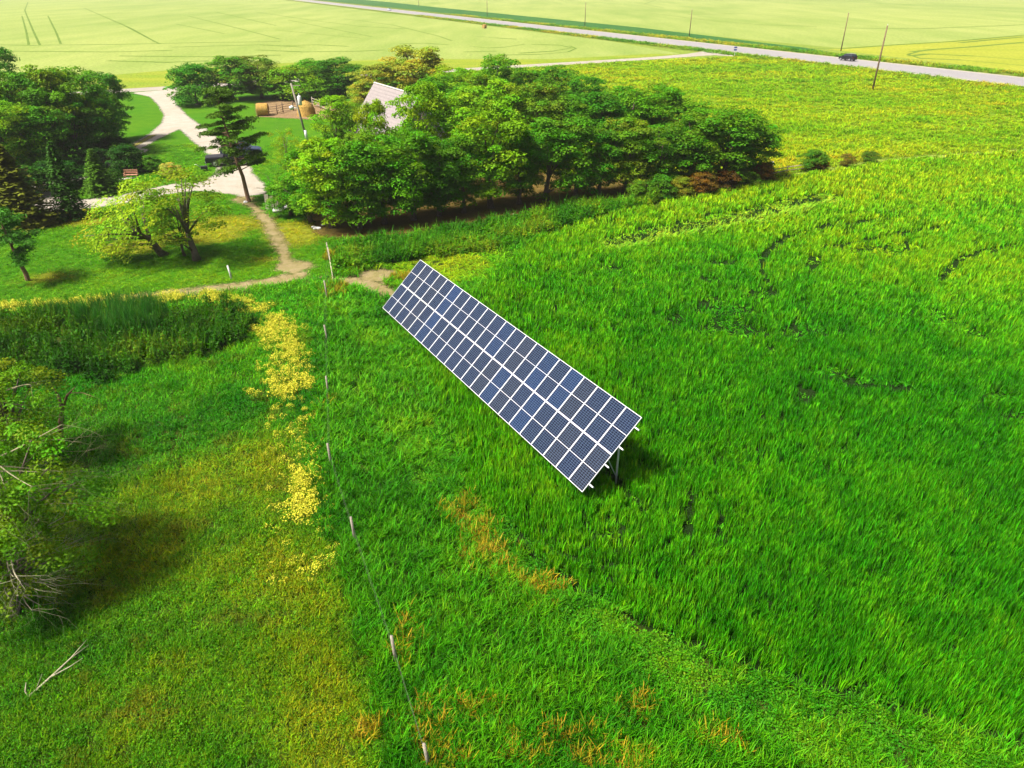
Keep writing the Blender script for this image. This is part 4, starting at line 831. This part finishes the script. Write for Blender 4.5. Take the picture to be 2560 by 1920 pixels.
for i in range(7):
    u = .9 + i * (ARR_L - 1.5) / 6
    mb = MB(); Mx = Matrix.Translation(slope(u, 0, -.15)) @ Matrix.Rotation(TILT, 4, 'X'); mb.box(-.035, .15, -.04, .035, 3.85, .04, Mx); mb.build('rafter', M['galv'], arr)
    a = slope(u, .95, -.2); mb = MB(); mb.tube([(a.x, a.y, -.3), a], .045, 8); mb.build('post', M['galv'], arr, True)
    b = slope(u, 3.0, -.2); mb = MB(); mb.tube([(b.x, b.y, -.3), b], .045, 8); mb.build('post', M['galv'], arr, True)
    c = slope(u, 1.9, -.2); mb = MB(); mb.tube([(b.x, b.y - .04, .45), c], .026, 6); mb.build('brace', M['galv'], arr, True)
# ------------------------------------------------------------------ wire fence and loose posts
fz = thing('wire_fence', 'old wire fence with grey wooden posts running down through the near grass', 'fence', (FENCE[3][0], FENCE[3][1], 0)); off = Vector((FENCE[3][0], FENCE[3][1], 0))
tops = []
rf = random.Random(8)
for i, (px, py, hh) in enumerate(((824, 652, 1.5), (820, 752, 1.5), (821, 858, 1.25), (822, 990, 1.25), (829, 1167, 1.3), (889, 1356, 1.3), (992, 1662, 1.3), (1075, 1925, 1.25))):
    p = GV(px, py) - off; ln = Vector((rf.uniform(-.10, .02), rf.uniform(-.08, .08), 0)); mb = MB(); mb.tube([p + Vector((0, 0, -.3)), p + ln * .5 + Vector((0, 0, hh * .5)), p + ln + Vector((0, 0, hh))], [.06, .056, .05], 7); mb.build('post', M['old_wood'], fz, True)
    tops.append((p, ln, hh))
for hz in (.45, .8, 1.12):
    mb = MB(); P = []
    for j in range(len(tops) - 1):
        a = tops[j][0] + tops[j][1] * hz + Vector((0, 0, hz)); b = tops[j + 1][0] + tops[j + 1][1] * hz + Vector((0, 0, hz)); P += [a, a.lerp(b, .5) + Vector((0, 0, -.06))]
    P.append(b); mb.tube(P, .0022, 4); mb.build('wire', M['wire'], fz)
p = GV(824, 652) - off; q = GV(833, 700) - off; mb = MB(); mb.tube([p + Vector((0, 0, 1.1)), q + Vector((0, 0, .1))], [.05, .045], 6); mb.build('brace', M['pale_bark'], fz, True)
def post(label, base, top_py, r, mat, lean=(0, 0), name='fence_post', group=None):
    gx, gy = G(*base); h = max(.5, z_at(top_py, gy)); o = thing(name, label, 'post', (gx, gy, 0), 0, group); mb = MB()
    mb.tube([(0, 0, -.25), (lean[0] * .5, lean[1] * .5, h * .5), (lean[0], lean[1], h)], [r, r * .95, r * .85], 7); mb.tube([(lean[0], lean[1], h), (lean[0], lean[1], h + r * .5)], [r * .85, r * .3], 7); mb.build('shaft', mat, o, True); return o
post('lone white post standing on the lawn above the dirt track', (580, 699), 664, .075, M['white_paint'], (-.12, 0))
post('short pale stake at the edge of the bare strip, nearest the solar array', (1283, 552), 534, .05, M['pale_bark'])
post('pale stake leaning hard to the right in the bare strip', (1456, 526), 514, .05, M['pale_bark'], (.55, .2))
post('thin upright pale stake at the right end of the bare strip', (1513, 513), 500, .05, M['pale_bark'])
post('thin grey stake at the left of the bare strip', (1140, 572), 558, .04, M['old_wood'])
gx, gy = G(1925, 420); h = z_at(402, gy); o = thing('marker_post', 'dark post with a small white plate at the right end of the shelterbelt', 'post', (gx, gy, 0)); mb = MB(); mb.tube([(0, 0, -.2), (0, 0, h)], .05, 6); mb.build('shaft', M['dark_wood'], o); mb = MB(); mb.box(.06, -.03, h * .35, .32, .0, h * .95); mb.build('plate', M['white_paint'], o)
def rail_fence(name, label, pts, hh, rails, mat, r=.05, pr=.07):
    P = [GV(*p) for p in pts]; o = thing(name, label, 'fence', P[0])
    for p in P: mb = MB(); q = p - P[0]; mb.tube([q + Vector((0, 0, -.2)), q + Vector((0, 0, hh + .12))], [pr, pr * .9], 7); mb.build('post', mat, o, True)
    for z in rails:
        for a, b in zip(P[:-1], P[1:]):
            mb = MB(); a_ = a - P[0]; b_ = b - P[0]; mb.tube([a_ + Vector((0, 0, z * hh)), (a_ + b_) * .5 + Vector((0, 0, z * hh - .04)), b_ + Vector((0, 0, z * hh))], r, 5); mb.build('rail', mat, o, True)
    return o
rail_fence('pole_fence', 'pale pole fence running from the shelterbelt to the lone green bush', [(1900, 446), (1966, 434), (2035, 424)], .75, (1.0, .5), M['pale_bark'], .055)
rail_fence('pole_fence', 'grey rail fence in deep shade under the shelterbelt', [(1590, 470), (1620, 474), (1645, 470)], 1.1, (.35, .7, 1.0), M['old_wood'], .05)
rail_fence('corral_fence', 'dark metal corral fence between the two heaps of hay', [(664, 288), (694, 286), (708, 281), (734, 277), (752, 272)], 1.5, (.15, .38, .62, .85), M['dark_wood'], .04, .08)
rail_fence('plank_fence', 'weathered white plank fence right of the big hay heap', [(782, 266), (802, 272), (822, 281)], 1.5, (.3, .6, .9), M['old_wood'], .07, .09)
# ------------------------------------------------------------------ hay
def bale(label, base, rr, L, rz, seed):
    gx, gy = G(*base); o = thing('round_bale', label, 'hay bale', (gx, gy, 0), rz); g = random.Random(seed); mb = MB(); n = 26; V = []; F = []
    for i in range(9):
        x = L * (i / 8 - .5)
        for k in range(n):
            a = 2 * math.pi * k / n; q = rr * (1 + g.uniform(-.035, .035)) * (.95 if i in (0, 8) else 1); V.append((x + g.uniform(-.03, .03), q * math.cos(a), max(0.0, rr * .97 + q * math.sin(a))))
    for i in range(8):
        for k in range(n): F.append((i * n + k, i * n + (k + 1) % n, (i + 1) * n + (k + 1) % n, (i + 1) * n + k))
    mb.add(V, F); mb.build('wrap', M['straw'], o, True); gg = np.random.default_rng(seed); sv, sf = leaf_quads(np.array(V), unit(gg.normal(size=(len(V), 3))), .34, gg, .10, 0); link('loose_straw', np_mesh('loose_straw', sv, sf), M['straw_dark'], o)
    for s_ in (-1, 1):
        m2 = MB(); m2.tube([(s_ * (L / 2 - .02), 0, rr * .97), (s_ * (L / 2 + .03), 0, rr * .97)], [rr * .93, rr * .9], 24); m2.tube([(s_ * (L / 2 + .03), 0, rr * .97), (s_ * (L / 2 + .05), 0, rr * .97)], [rr * .55, rr * .5], 20); m2.build('end', M['straw_dark'], o)
    return o
bale('golden round hay bale at the left end of the corral fence', (659, 289), .98, 1.75, .15, 1)
bale('single round bale lying in the field beside the far highway', (1211, 71), .9, 1.5, .9, 2)
gx, gy = G(767, 289); o = thing('hay_heap', 'tall golden heap of loose hay beside the yard power pole', 'hay', (gx, gy, 0)); g = np.random.default_rng(9); n = 30; V = []; F = []
prof = [(1.5, 0), (1.46, .4), (1.38, .95), (1.24, 1.45), (.95, 1.85), (.5, 2.15), (.06, 2.32)]
for i, (r_, z_) in enumerate(prof):
    for k in range(n): a = 2 * math.pi * k / n; q = r_ * (1 + g.uniform(-.07, .07)); V.append((q * math.cos(a), q * math.sin(a), z_ + (g.uniform(-.06, .06) if i else 0)))
for i in range(len(prof) - 1):
    for k in range(n): F.append((i * n + k, i * n + (k + 1) % n, (i + 1) * n + (k + 1) % n, (i + 1) * n + k))
F.append(tuple((len(prof) - 1) * n + k for k in range(n))); MB().add(V, F).build('heap', M['straw'], o, True)
sv, sf = leaf_quads(np.array(V) * np.array([1.01, 1.01, 1]), unit(g.normal(size=(len(V), 3))), .5, g, .08, 0); me = np_mesh('loose_straw', sv, sf); link('loose_straw', me, M['straw'], o)
# ------------------------------------------------------------------ poles
def pole(label, base, top_py, r=.17, arm=True, group='power poles along the highway'):
    gx, gy = G(*base); h = z_at(top_py, gy) if top_py is not None else 10.6; h = min(max(h, 8.5), 12.5)
    o = thing('utility_pole', label, 'pole', (gx, gy, 0), math.atan2(hwd[1], hwd[0]) if arm else 0, group); mb = MB(); mb.tube([(0, 0, -.4), (0, 0, h * .5), (0, 0, h)], [r, r * .85, r * .68], 8); mb.build('shaft', M['pole_wood'], o, True)
    mb = MB(); mb.tube([(0, 0, h), (0, 0, h + .28)], [.06, .04], 8); mb.build('insulator', M['ceramic'], o, True); return o
pole('nearest tall brown power pole, standing on the pasture side of the highway', (2181, 226), 64, .18)
pole('dark power pole directly behind the black vehicle on the highway', (2102, 128), 32)
pole('power pole behind the road junction', (1723, 91), 24)
pole('power pole next left of the one behind the junction', (1462, 64), 6)
pole('power pole beyond the single round bale by the highway', (1218, 41), None)
pole('power pole above the distant pale car, right of it', (1047, 16), None)
gx, gy = G(768, 350); o = thing('yard_pole', 'yard power pole carrying a white transformer and a lamp', 'pole', (gx, gy, 0)); hp = z_at(208, gy); lx = -1.15
mb = MB(); mb.tube([(0, 0, -.4), (lx * .5, 0, hp * .5), (lx, 0, hp)], [.17, .15, .11], 8); mb.build('shaft', M['old_wood'], o, True)
mb = MB(); mb.box(lx - .1, -.05, hp - .35, lx + 1.25, .05, hp - .25); mb.build('cross_arm', M['old_wood'], o)
mb = MB(); zt = hp * .62; mb.tube([(lx * .62 + .42, 0, zt), (lx * .62 + .42, 0, zt + .08), (lx * .62 + .42, 0, zt + 1.1), (lx * .62 + .42, 0, zt + 1.25)], [.22, .28, .28, .12], 14); tr_ = mb.build('transformer', M['white_paint'], o, True); mb = MB(); mb.tube([(lx * .62 + .42, 0, zt + 1.2), (lx * .62 + .42, 0, zt + 1.5)], [.06, .04], 8); mb.build('bushing', M['ceramic'], tr_, True)
mb = MB(); zl = hp * .56; mb.tube([(lx * .56, 0, zl), (lx * .56 - .7, 0, zl + .18)], .04, 6); lm = mb.build('lamp_arm', M['galv'], o, True); mb = MB(); mb.tube([(lx * .56 - .6, 0, zl + .28), (lx * .56 - .75, 0, zl + .2), (lx * .56 - 1.15, 0, zl + .08)], [.10, .26, .22], 12); mb.build('lamp_head', M['white_paint'], lm, True)
mb = MB(); mb.tube([(-.02, 0, .0), (-.12, 0, 1.3)], [.22, .20], 8); mb.build('metal_wrap', M['galv'], o, True)
# road sign at the junction
gx, gy = G(1836, 141); o = thing('road_sign', 'small blue road signs on a post at the highway junction', 'sign', (gx, gy, 0)); mb = MB(); mb.tube([(0, 0, -.3), (0, 0, 2.6)], .05, 6); mb.build('post', M['white_paint'], o)
for z in (1.55, 2.2): mb = MB(); mb.box(-.45, -.09, z, .45, -.05, z + .42); mb.build('plate', M['sign_blue'], o)
# ------------------------------------------------------------------ house
e = Vector((.515, -.857, 0)); RZ = 8.7; A = GV(936, 211, RZ); HL, HW2, EZ = 12.4, 3.7, 3.7
o = thing('farmhouse', 'farmhouse with a steep pale grey roof showing between the trees', 'house', (A.x + e.x * HL / 2, A.y + e.y * HL / 2, 0), math.atan2(e.y, e.x))
mb = MB(); mb.add([(-HL / 2 + .35, -HW2 + .45, -.2), (HL / 2 - .35, -HW2 + .45, -.2), (HL / 2 - .35, HW2 - .45, -.2), (-HL / 2 + .35, HW2 - .45, -.2), (-HL / 2 + .35, -HW2 + .45, EZ + .3), (HL / 2 - .35, -HW2 + .45, EZ + .3), (HL / 2 - .35, HW2 - .45, EZ + .3), (-HL / 2 + .35, HW2 - .45, EZ + .3), (-HL / 2 + .35, 0, RZ - .25), (HL / 2 - .35, 0, RZ - .25)],
              [(0, 1, 5, 4), (2, 3, 7, 6), (1, 2, 6, 9, 5), (3, 0, 4, 8, 7), (4, 5, 9, 8), (6, 7, 8, 9)]); mb.build('wall', M['siding'], o)
for s_ in (-1, 1):
    d = Vector((0, s_ * HW2, EZ - RZ)); nrm_ = Vector((0, s_ * (RZ - EZ), HW2)).normalized() * .14; mb = MB(); V = []
    for x in (-HL / 2, HL / 2):
        V += [Vector((x, 0, RZ)), Vector((x, 0, RZ)) + d, Vector((x, 0, RZ)) + d + nrm_, Vector((x, 0, RZ + .18))]
    mb.add(V, [(0, 1, 2, 3), (7, 6, 5, 4), (3, 2, 6, 7), (0, 4, 5, 1), (1, 5, 6, 2)]); rf_ = mb.build('roof', M['roof'], o)
    for k in range(16):                                                # courses of shingles
        t0 = k / 16; q = d * t0 + nrm_ * (1.0 if k else 1.02); q2 = d * (t0 + .058) + nrm_ * 1.04
        mb = MB(); mb.add([Vector((-HL / 2 + .02, 0, RZ + .0)) + q, Vector((HL / 2 - .02, 0, RZ)) + q, Vector((HL / 2 - .02, 0, RZ)) + q2, Vector((-HL / 2 + .02, 0, RZ)) + q2], [(0, 1, 2, 3)]); mb.build('shingle_course', M['roof'], rf_)
mb = MB(); mb.tube([(-HL / 2, 0, RZ + .2), (HL / 2, 0, RZ + .2)], .1, 6); mb.build('ridge_cap', M['siding'], o)
for s_ in (-1, 1):
    for sx_ in (-1, 1):
        mb = MB(); xx = sx_ * (HL / 2 + .01); mb.tube([(xx, 0, RZ + .08), (xx, s_ * HW2, EZ + .08)], .09, 4); mb.build('barge_board', M['white_paint'], o)
for x in (-3.8, -.6, 3.4):
    mb = MB(); mb.box(x - .5, -HW2 + .40, 1.0, x + .5, -HW2 + .46, 2.3); w_ = mb.build('window', M['white_paint'], o); mb = MB(); mb.box(x - .42, -HW2 + .385, 1.08, x + .42, -HW2 + .41, 2.22); mb.build('pane', M['glass'], w_)
mb = MB(); mb.box(-HL / 2 + .3, -.5, 4.6, -HL / 2 + .36, .5, 5.9); w_ = mb.build('window', M['white_paint'], o); mb = MB(); mb.box(-HL / 2 + .28, -.42, 4.7, -HL / 2 + .32, .42, 5.8); mb.build('pane', M['glass'], w_)
mb = MB(); mb.box(1.2, -HW2 + .40, 0, 2.1, -HW2 + .47, 2.1); dr = mb.build('door', M['red_wood'], o); mb = MB(); mb.tube([(1.98, -HW2 + .40, 1.0), (1.98, -HW2 + .34, 1.0)], .03, 8); mb.build('handle', M['rim'], dr)
# ------------------------------------------------------------------ vehicles
def loft(st):                                                           # stations (x, z_low, z_high, half width low, half width high)
    V = []; F = []
    for x, z0, z1, w0, w1 in st:
        zm = z0 + (z1 - z0) * .55; V += [(x, -w0 * .92, z0), (x, -w0, z0 + .12), (x, -(w0 * .5 + w1 * .5) * 1.01, zm), (x, -w1, z1 - .05), (x, -w1 * .9, z1), (x, w1 * .9, z1), (x, w1, z1 - .05), (x, (w0 * .5 + w1 * .5) * 1.01, zm), (x, w0, z0 + .12), (x, w0 * .92, z0)]
    n = 10
    for i in range(len(st) - 1):
        for k in range(n): F.append((i * n + k, (i + 1) * n + k, (i + 1) * n + (k + 1) % n, i * n + (k + 1) % n))
    F.append(tuple(range(n))); F.append(tuple((len(st) - 1) * n + k for k in range(n - 1, -1, -1))); return V, F
def vehicle(name, label, cat, loc, rz, kind, paint):
    o = thing(name, label, cat, loc, rz)
    if kind == 'suv':
        L, w = 4.95, .97; body = [(-2.45, .55, .95, .86, .84), (-2.38, .42, 1.12, .95, .93), (-1.5, .36, 1.14, w, .95), (.6, .34, 1.14, w, .95), (1.2, .36, 1.12, w, .94), (2.1, .42, 1.03, .95, .88), (2.42, .5, .86, .84, .76)]
        cab = [(-2.34, 1.10, 1.16, .93, .90), (-2.10, 1.10, 1.74, .93, .76), (-1.2, 1.10, 1.82, .94, .77), (.0, 1.10, 1.81, .94, .77), (.45, 1.10, 1.74, .94, .76), (1.25, 1.10, 1.14, .92, .88)]
        wins = [(-1.95, -1.15), (-1.05, -.2), (-.1, .62)]; zr = 1.82; wx = (-1.45, 1.5)
    elif kind == 'car':
        L, w = 4.6, .9; body = [(-2.28, .5, .85, .8, .78), (-2.2, .38, .98, .88, .86), (-1.3, .32, 1.0, w, .88), (.7, .3, .98, w, .88), (2.0, .38, .86, .87, .8), (2.28, .45, .7, .76, .7)]
        cab = [(-1.95, .95, 1.0, .84, .8), (-1.2, .95, 1.42, .86, .66), (.1, .95, 1.45, .87, .67), (1.05, .95, .99, .84, .8)]
        wins = [(-1.15, -.3), (-.2, .55)]; zr = 1.45; wx = (-1.35, 1.4)
    else:
        L, w = 5.75, 1.0; body = [(-2.85, .62, 1.02, .95, .95), (-2.8, .5, 1.12, .99, .97), (-1.0, .45, 1.12, w, .98), (.6, .42, 1.14, w, .98), (1.5, .44, 1.14, w, .97), (2.6, .5, 1.06, .97, .92), (2.86, .55, .92, .9, .84)]
        cab = [(-.75, 1.10, 1.14, .95, .93), (-.62, 1.10, 1.82, .95, .80), (.0, 1.10, 1.88, .96, .80), (.75, 1.10, 1.84, .96, .79), (1.55, 1.10, 1.16, .94, .90)]
        wins = [(-.5, .2), (.3, .95)]; zr = 1.88; wx = (-1.8, 1.75)
    mb = MB(); mb.add(*loft(body)); bd = mb.build('body', paint, o, False, .04)
    mb = MB(); mb.add(*loft(cab)); mb.build('cabin', paint, o, False, .04)
    zb = cab[0][1] + .08; zt_ = zr - .14; wl, wh = cab[1][3], cab[1][4]
    for s_ in (-1, 1):
        for x0, x1 in wins:
            y0 = s_ * (wl + .012 + (wh - wl) * .16); y1 = s_ * (wl + .03 + (wh - wl) * .72); sh_ = .22 if x1 > .5 else 0
            mb = MB(); q = s_ * .012; mb.add([(x0, y0 + q, zb), (x1 + sh_, y0 + q, zb), (x1, y1 + q, zt_), (x0, y1 + q, zt_), (x0, y0 - q * 3, zb), (x1 + sh_, y0 - q * 3, zb), (x1, y1 - q * 3, zt_), (x0, y1 - q * 3, zt_)], [(0, 1, 2, 3), (7, 6, 5, 4), (0, 4, 5, 1), (1, 5, 6, 2), (2, 6, 7, 3), (3, 7, 4, 0)]); mb.build('side_window', M['glass'], o)
    (xa, _, za, wa, wb), (xb, _, zc, wc, wd_) = cab[-2], cab[-1]
    for nm, (x0, z0, w0), (x1, z1, w1), s_ in (('windshield', (xb - .05, zc + .06, wd_ * .93), (xa + .06, za - .06, wb * .93), 1), ('rear_window', (cab[0][0] + (.05 if kind != 'pickup' else 0), zb, cab[0][4] * .9), (cab[1][0] - .01, zt_, cab[1][4] * .9), -1)):
        mb = MB(); f = s_ * .035; mb.add([(x0 + f, -w0, z0 + .02), (x0 + f, w0, z0 + .02), (x1 + f, w1, z1 + .02), (x1 + f, -w1, z1 + .02), (x0 - f, -w0, z0 - .02), (x0 - f, w0, z0 - .02), (x1 - f, w1, z1 - .02), (x1 - f, -w1, z1 - .02)], [(0, 1, 2, 3), (7, 6, 5, 4), (0, 4, 5, 1), (1, 5, 6, 2), (2, 6, 7, 3), (3, 7, 4, 0)]); mb.build(nm, M['glass'], o)
    R_ = .38 if kind != 'car' else .33
    for x in wx:
        for s_ in (-1, 1):
            mb = MB(); yy = s_ * (w - .12); mb.tube([(x, yy - s_ * .13, R_), (x, yy - s_ * .10, R_), (x, yy + s_ * .10, R_), (x, yy + s_ * .13, R_)], [R_ * .9, R_, R_, R_ * .9], 20); wl_ = mb.build('wheel', M['rubber'], o, False); mb = MB(); mb.tube([(x, yy + s_ * .10, R_), (x, yy + s_ * .145, R_)], [R_ * .66, R_ * .6], 16); mb.build('rim', M['rim'], wl_)
    xf, xr = body[-1][0], body[0][0]
    for s_ in (-1, 1):
        mb = MB(); mb.box(xf - .22, s_ * .52 - .17, .72, xf + .015, s_ * .52 + .17, .84); mb.build('headlight', M['lamp_clear'], o); mb = MB(); mb.box(xr - .015, s_ * .74 - .1, .8, xr + .12, s_ * .74 + .1, 1.05); mb.build('tail_light', M['lamp_red'], o)
        mb = MB(); mb.box(.95, s_ * (w + .02) - .08, 1.12, 1.12, s_ * (w + .02) + .08, 1.28); mb.build('mirror', M['plastic_black'], o)
    mb = MB(); mb.box(xf - .1, -.8, .36, xf + .05, .8, .56); mb.build('bumper', M['plastic_black'], o); mb = MB(); mb.box(xr - .07, -.82, .42, xr + .1, .82, .6); mb.build('bumper', M['plastic_black'] if kind != 'pickup' else M['rim'], o)
    if kind == 'pickup': mb = MB(); mb.box(-2.74, -.9, 1.1, -.8, .9, 1.15); mb.build('bed_cover', M['plastic_black'], o)
    if kind == 'suv':
        for s_ in (-1, 1): mb = MB(); mb.tube([(-1.9, s_ * .66, zr + .03), (.2, s_ * .66, zr + .04)], .025, 6); mb.build('roof_rail', M['rim'], o)
    return o
hang = math.atan2(hwd[1], hwd[0])
q = min((hw(s_ * .5, HW_W * .66) for s_ in range(-100, 500)), key=lambda p: abs(project(p[0], p[1], .9)[0] - 2119))
vehicle('suv', 'black sport utility vehicle driving along the highway', 'car', (q[0], q[1], .03), hang, 'suv', M['black_paint'])
q = min((hw(s_ * 1.0, HW_W * .36) for s_ in range(200, 1500)), key=lambda p: abs(project(p[0], p[1], .9)[0] - 973))
vehicle('car', 'distant pale silver car at the far end of the highway', 'car', (q[0], q[1], .03), hang + math.pi, 'car', M['silver_paint'])
gx, gy = G(580, 412); vehicle('pickup_truck', 'black pickup truck parked on the gravel behind the pine', 'truck', (gx, gy, .04), rad(18), 'pickup', M['black_paint'])
gx, gy = G(606, 392); vehicle('suv', 'dark blue vehicle with bright windows parked beside the pickup', 'car', (gx, gy, .04), rad(14), 'suv', M['navy_paint'])
# ------------------------------------------------------------------ garden bench and small yard things
P = GV(331, 446); o = thing('garden_bench', 'small red wooden garden bench in front of the dark shrub', 'bench', P, rad(6))
for i in range(3): mb = MB(); mb.box(-.75, -.38 + i * .14, .43, .75, -.26 + i * .14, .47); mb.build('seat_slat', M['red_wood'], o)
for i in range(3): mb = MB(); mb.box(-.75, .06, .58 + i * .15, .75, .10, .69 + i * .15); mb.build('back_slat', M['red_wood'], o)
for s_ in (-1, 1):
    for y_ in (-.34, .06): mb = MB(); mb.box(s_ * .68 - .035, y_ - .035, -.05, s_ * .68 + .035, y_ + .035, .43 if y_ < 0 else 1.0); mb.build('leg', M['red_wood'], o)
    mb = MB(); mb.box(s_ * .68 - .04, -.40, .60, s_ * .68 + .04, .03, .65); mb.build('armrest', M['red_wood'], o)
a, b = GV(298, 451), GV(350, 445); o = thing('stone_edging', 'pale stone kerb along the front of the garden bed', 'edging', a); d = b - a
for i in range(9): mb = MB(); c = d * ((i + .5) / 9); Mx = Matrix.Translation(c) @ Matrix.Rotation(math.atan2(d.y, d.x) + rf.uniform(-.06, .06), 4, 'Z'); L_ = d.length / 9 * .47; mb.box(-L_, -.1, -.05, L_, .1, .13 + rf.uniform(-.02, .03), Mx); mb.build('stone', M['stone'], o, False, .02)
def rock(label, base, r, seed):
    gx, gy = G(*base); bm = bmesh.new(); bmesh.ops.create_icosphere(bm, subdivisions=2, radius=r); g = random.Random(seed)
    for v in bm.verts: v.co *= g.uniform(.8, 1.12); v.co.z *= .62
    me = bpy.data.meshes.new('rock'); bm.to_mesh(me); bm.free(); o = link('white_stone', me, M['white_paint']); o.location = (gx, gy, r * .35); return tag(o, label, 'stone', 'white stones by the shelterbelt')
for i, (x_, y_, r_, lb) in enumerate([(783, 569, .17, 'white stone, leftmost of those lying by the shelterbelt'), (786, 573, .14, 'small white stone just below the leftmost one by the shelterbelt'), (790, 571, .18, 'white stone in the middle of the cluster by the shelterbelt'), (797, 573, .22, 'largest white stone at the right of the cluster by the shelterbelt'), (808, 564, .2, 'white stone lying apart, right of and above the cluster'), (614, 507, .22, 'pale stone at the foot of the tall pine')]): rock(lb, (x_, y_), r_, i)
gx, gy = G(703, 532); o = thing('metal_tub', 'white metal tub tipped on its side at the left end of the shelterbelt', 'tub', (gx, gy, 0), .35); mb = MB(); mb.tube([(-.75, 0, .30), (-.1, 0, .26), (.45, .05, .38), (.85, .08, .48)], [.16, .24, .22, .36], 14); mb.build('shell', M['white_paint'], o, True); mb = MB(); mb.tube([(.83, .08, .48), (.90, .08, .50)], [.39, .39], 14); mb.build('rim', M['galv'], o)
gx, gy = G(680, 525); o = thing('scrap_panel', 'dark leaning boards under the tree beside the white tub', 'boards', (gx, gy, 0), .2)
for i in range(3): mb = MB(); Mx = Matrix.Translation((i * .42 - .4, i * .1, 0)) @ Matrix.Rotation(rad(-18), 4, 'X'); mb.box(-.18, -.02, 0, .18, .02, 1.5 - i * .2, Mx); mb.build('board', M['old_wood'], o)
gx, gy = G(512, 428); o = thing('garden_cart', 'small dark two-wheeled cart on the grass at the driveway corner', 'cart', (gx, gy, 0), .5); mb = MB(); mb.box(-.38, -.24, .28, .38, .24, .6); mb.build('tray', M['plastic_black'], o, False, .03)
for s_ in (-1, 1): mb = MB(); mb.tube([(.1, s_ * .28, .22), (.1, s_ * .34, .22)], .22, 14); mb.build('wheel', M['rubber'], o)
mb = MB(); mb.tube([(-.36, 0, .5), (-.8, 0, .85), (-.95, 0, .85)], .03, 6); mb.build('handle', M['galv'], o, True)
# ------------------------------------------------------------------ haze
hm, hnt, hout = new_mat('haze'); hv = nd(hnt, 'ShaderNodeVolumePrincipled'); hv.inputs['Color'].default_value = (1, 1, .97, 1); hv.inputs['Density'].default_value = .00017; hv.inputs['Anisotropy'].default_value = .2
hnt.links.new(hv.outputs[0], hout.inputs['Volume'])
mb = MB(); mb.box(-3500, -400, -1.0, 3500, 4300, 22.0); hz = mb.build('haze', hm); tag(hz, 'thin bright summer haze over the whole farmland', 'haze', kind='stuff')
